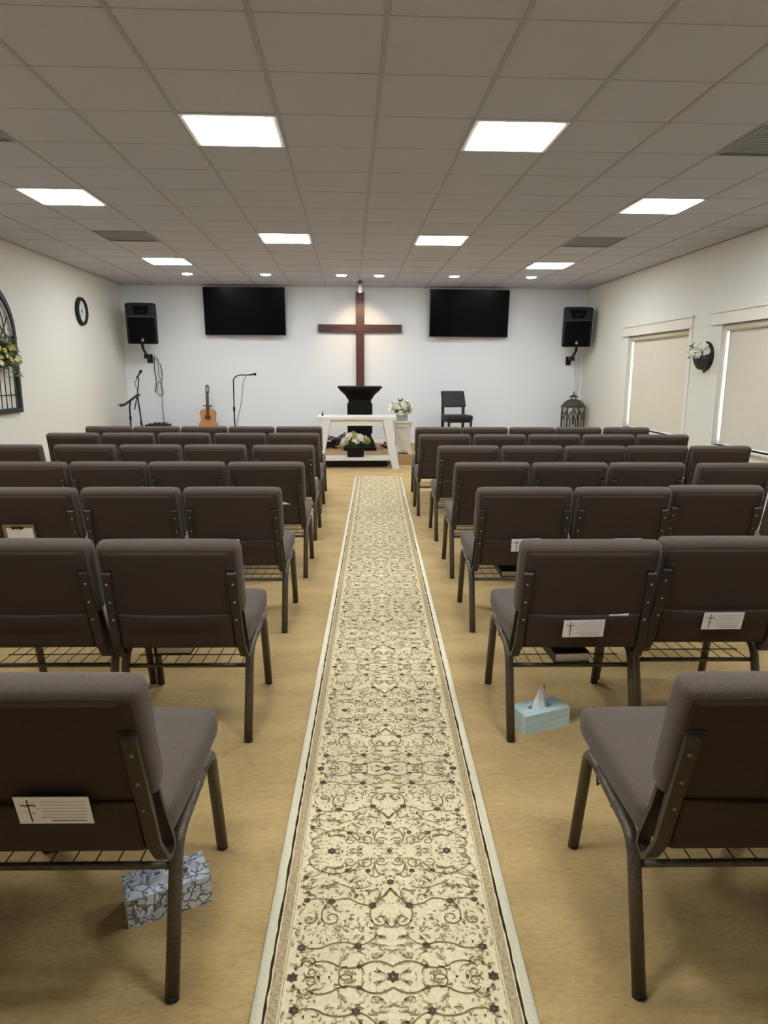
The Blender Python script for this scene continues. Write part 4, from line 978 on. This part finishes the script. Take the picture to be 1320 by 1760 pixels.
for s in (-1, 1):
    obj('tracery', tube(bmesh.new(), [(.022, s * (.40 - .40 * math.sin(u)), .9 + .5 * (1 - math.cos(u))) for u in [PI / 2 * k / 10 for k in range(11)]], .007, 6), M['black_metal'], t, True)
    obj('tracery', tube(bmesh.new(), [(.022, s * (.24 * math.cos(u)), .9 + .42 * math.sin(u)) for u in [PI / 2 * k / 10 for k in range(11)]], .007, 6), M['black_metal'], t, True)
    obj('tracery', tube(bmesh.new(), [(.022, s * (.12 + .27 * math.sin(u * .9)), .9 + .4 * u / (PI / 2)) for u in [PI / 2 * k / 10 for k in range(11)]], .007, 6), M['black_metal'], t, True)
    obj('inner_arch', tube(bmesh.new(), [(.03, s * a, b_) for a, b_ in garch(HW_ - .09, Hs, HT - .13)[1:16]], .012, 6), mat('silver_trim', (168, 166, 162), .5), t, True)
t = thing('floral_swag', 'green swag with yellow flowers hung across the black arch frame', 'flowers', (XL + .07, 8.46, 1.68))
rr = random.Random(21); bm = bmesh.new()
for k in range(420):
    y = rr.gauss(0, .13); y = max(-.32, min(.30, y)); z = rr.gauss(0, .09) - .15 * abs(y); x = rr.uniform(-.02, .09) * (1 - abs(y) * 1.5)
    l = rr.uniform(.05, .11); d = Vector((rr.uniform(-.1, .9), y * 3 + rr.uniform(-.8, .8), rr.uniform(-1, .8))).normalized(); p = Vector((x, y, z)); w = d.cross(Vector((1, .3, .2))).normalized() * l * .16
    q = [bm.verts.new(v_) for v_ in (p, p + d * l * .5 + w, p + d * l, p + d * l * .5 - w)]; bm.faces.new(q)
obj('foliage', bm, M['leaf2'], t, kind='stuff')
bm = bmesh.new()
for k in range(300):
    y = max(-.3, min(.27, rr.gauss(0, .12))); z = rr.gauss(0, .08) - .1 * abs(y); l = rr.uniform(.05, .09); d = Vector((rr.uniform(0, .8), rr.uniform(-1, 1), rr.uniform(-1, 1))).normalized(); p = Vector((rr.uniform(-.02, .05), y, z)); w = d.cross(Vector((1, .3, .2))).normalized() * l * .2
    bm.faces.new([bm.verts.new(v_) for v_ in (p, p + d * l * .5 + w, p + d * l, p + d * l * .5 - w)])
obj('dark_foliage', bm, M['leaf'], t, kind='stuff')
for k in range(13):
    y = -.24 + .04 * k + rr.uniform(-.02, .02); z = rr.uniform(-.12, .1); o = obj('blossom', blossom(.034, 70 + k, 7, 3), M['petal_y'] if k % 5 else M['petal'], t, True, loc=(rr.uniform(.07, .11), y, z)); aim(o, (.7, rr.uniform(-.9, 0), rr.uniform(-.1, .5)))
for k in range(8):
    y0_ = rr.uniform(.15, .25); z0_ = rr.uniform(-.2, .16); obj('sprig', tube(bmesh.new(), [(.03, y0_, z0_), (.05, y0_ + .06, z0_ + rr.uniform(-.03, .03)), (.06, y0_ + .12, z0_ + rr.uniform(-.06, .05))], .003, 4), M['leaf'], t)

# ------------------------------------------------------------------ wall vase
t = thing('wall_planter', 'black round wall planter of white flowers between the two windows', 'flowers', (XR, 8.60, 1.695))
obj('back_plate', lathe(bmesh.new(), [(.0, 0), (.175, 0), (.18, -.012), (.175, -.03), (0, -.034)], (0, 0, 0), 32, 1.0, 1.0, 'X'), M['black'], t, True)
bm = bmesh.new(); rings = []
for z, r_ in ((-.165, .05), (-.15, .075), (-.10, .105), (-.04, .125), (.0, .13)):
    rings.append([bm.verts.new((-.03 - r_ * 1.05 * math.sin(PI * k / 12), r_ * 1.05 * math.cos(PI * k / 12), z)) for k in range(13)])
for r0, r1 in zip(rings, rings[1:]):
    for k in range(12): bm.faces.new((r0[k], r0[k + 1], r1[k + 1], r1[k]))
bm.faces.new(rings[0][::-1]); bm.faces.new(rings[-1]); obj('pot', bm, mat('dark_pot', (52, 50, 50), .6), t, True)
bm = bmesh.new(); lathe(bm, [(0, -.02), (.012, -.012), (.014, 0), (.006, .01), (0, .012)], (-.02, 0, -.185), 10); obj('drop_finial', bm, M['black'], t, True)
rr = random.Random(31)
for k in range(9):
    p = (-.06 - .14 * rr.random(), rr.uniform(-.13, .1), .01 + .13 * rr.random()); o = obj('blossom', blossom(rr.uniform(.05, .07), 90 + k, 6, 2), M['petal'], t, True, loc=p); aim(o, (-.7, rr.uniform(-.9, .2), rr.uniform(0, .6)))
for k in range(12):
    o = obj('leaf', leafbm(rr.uniform(.08, .14), .025, k), M['leaf'], t, True, loc=(-.14, rr.uniform(-.08, .08), rr.uniform(0, .08))); o.rotation_euler = Vector((rr.uniform(-1, -.2), rr.uniform(-1, 1), rr.uniform(-.4, .9))).to_track_quat('Y', 'Z').to_euler()
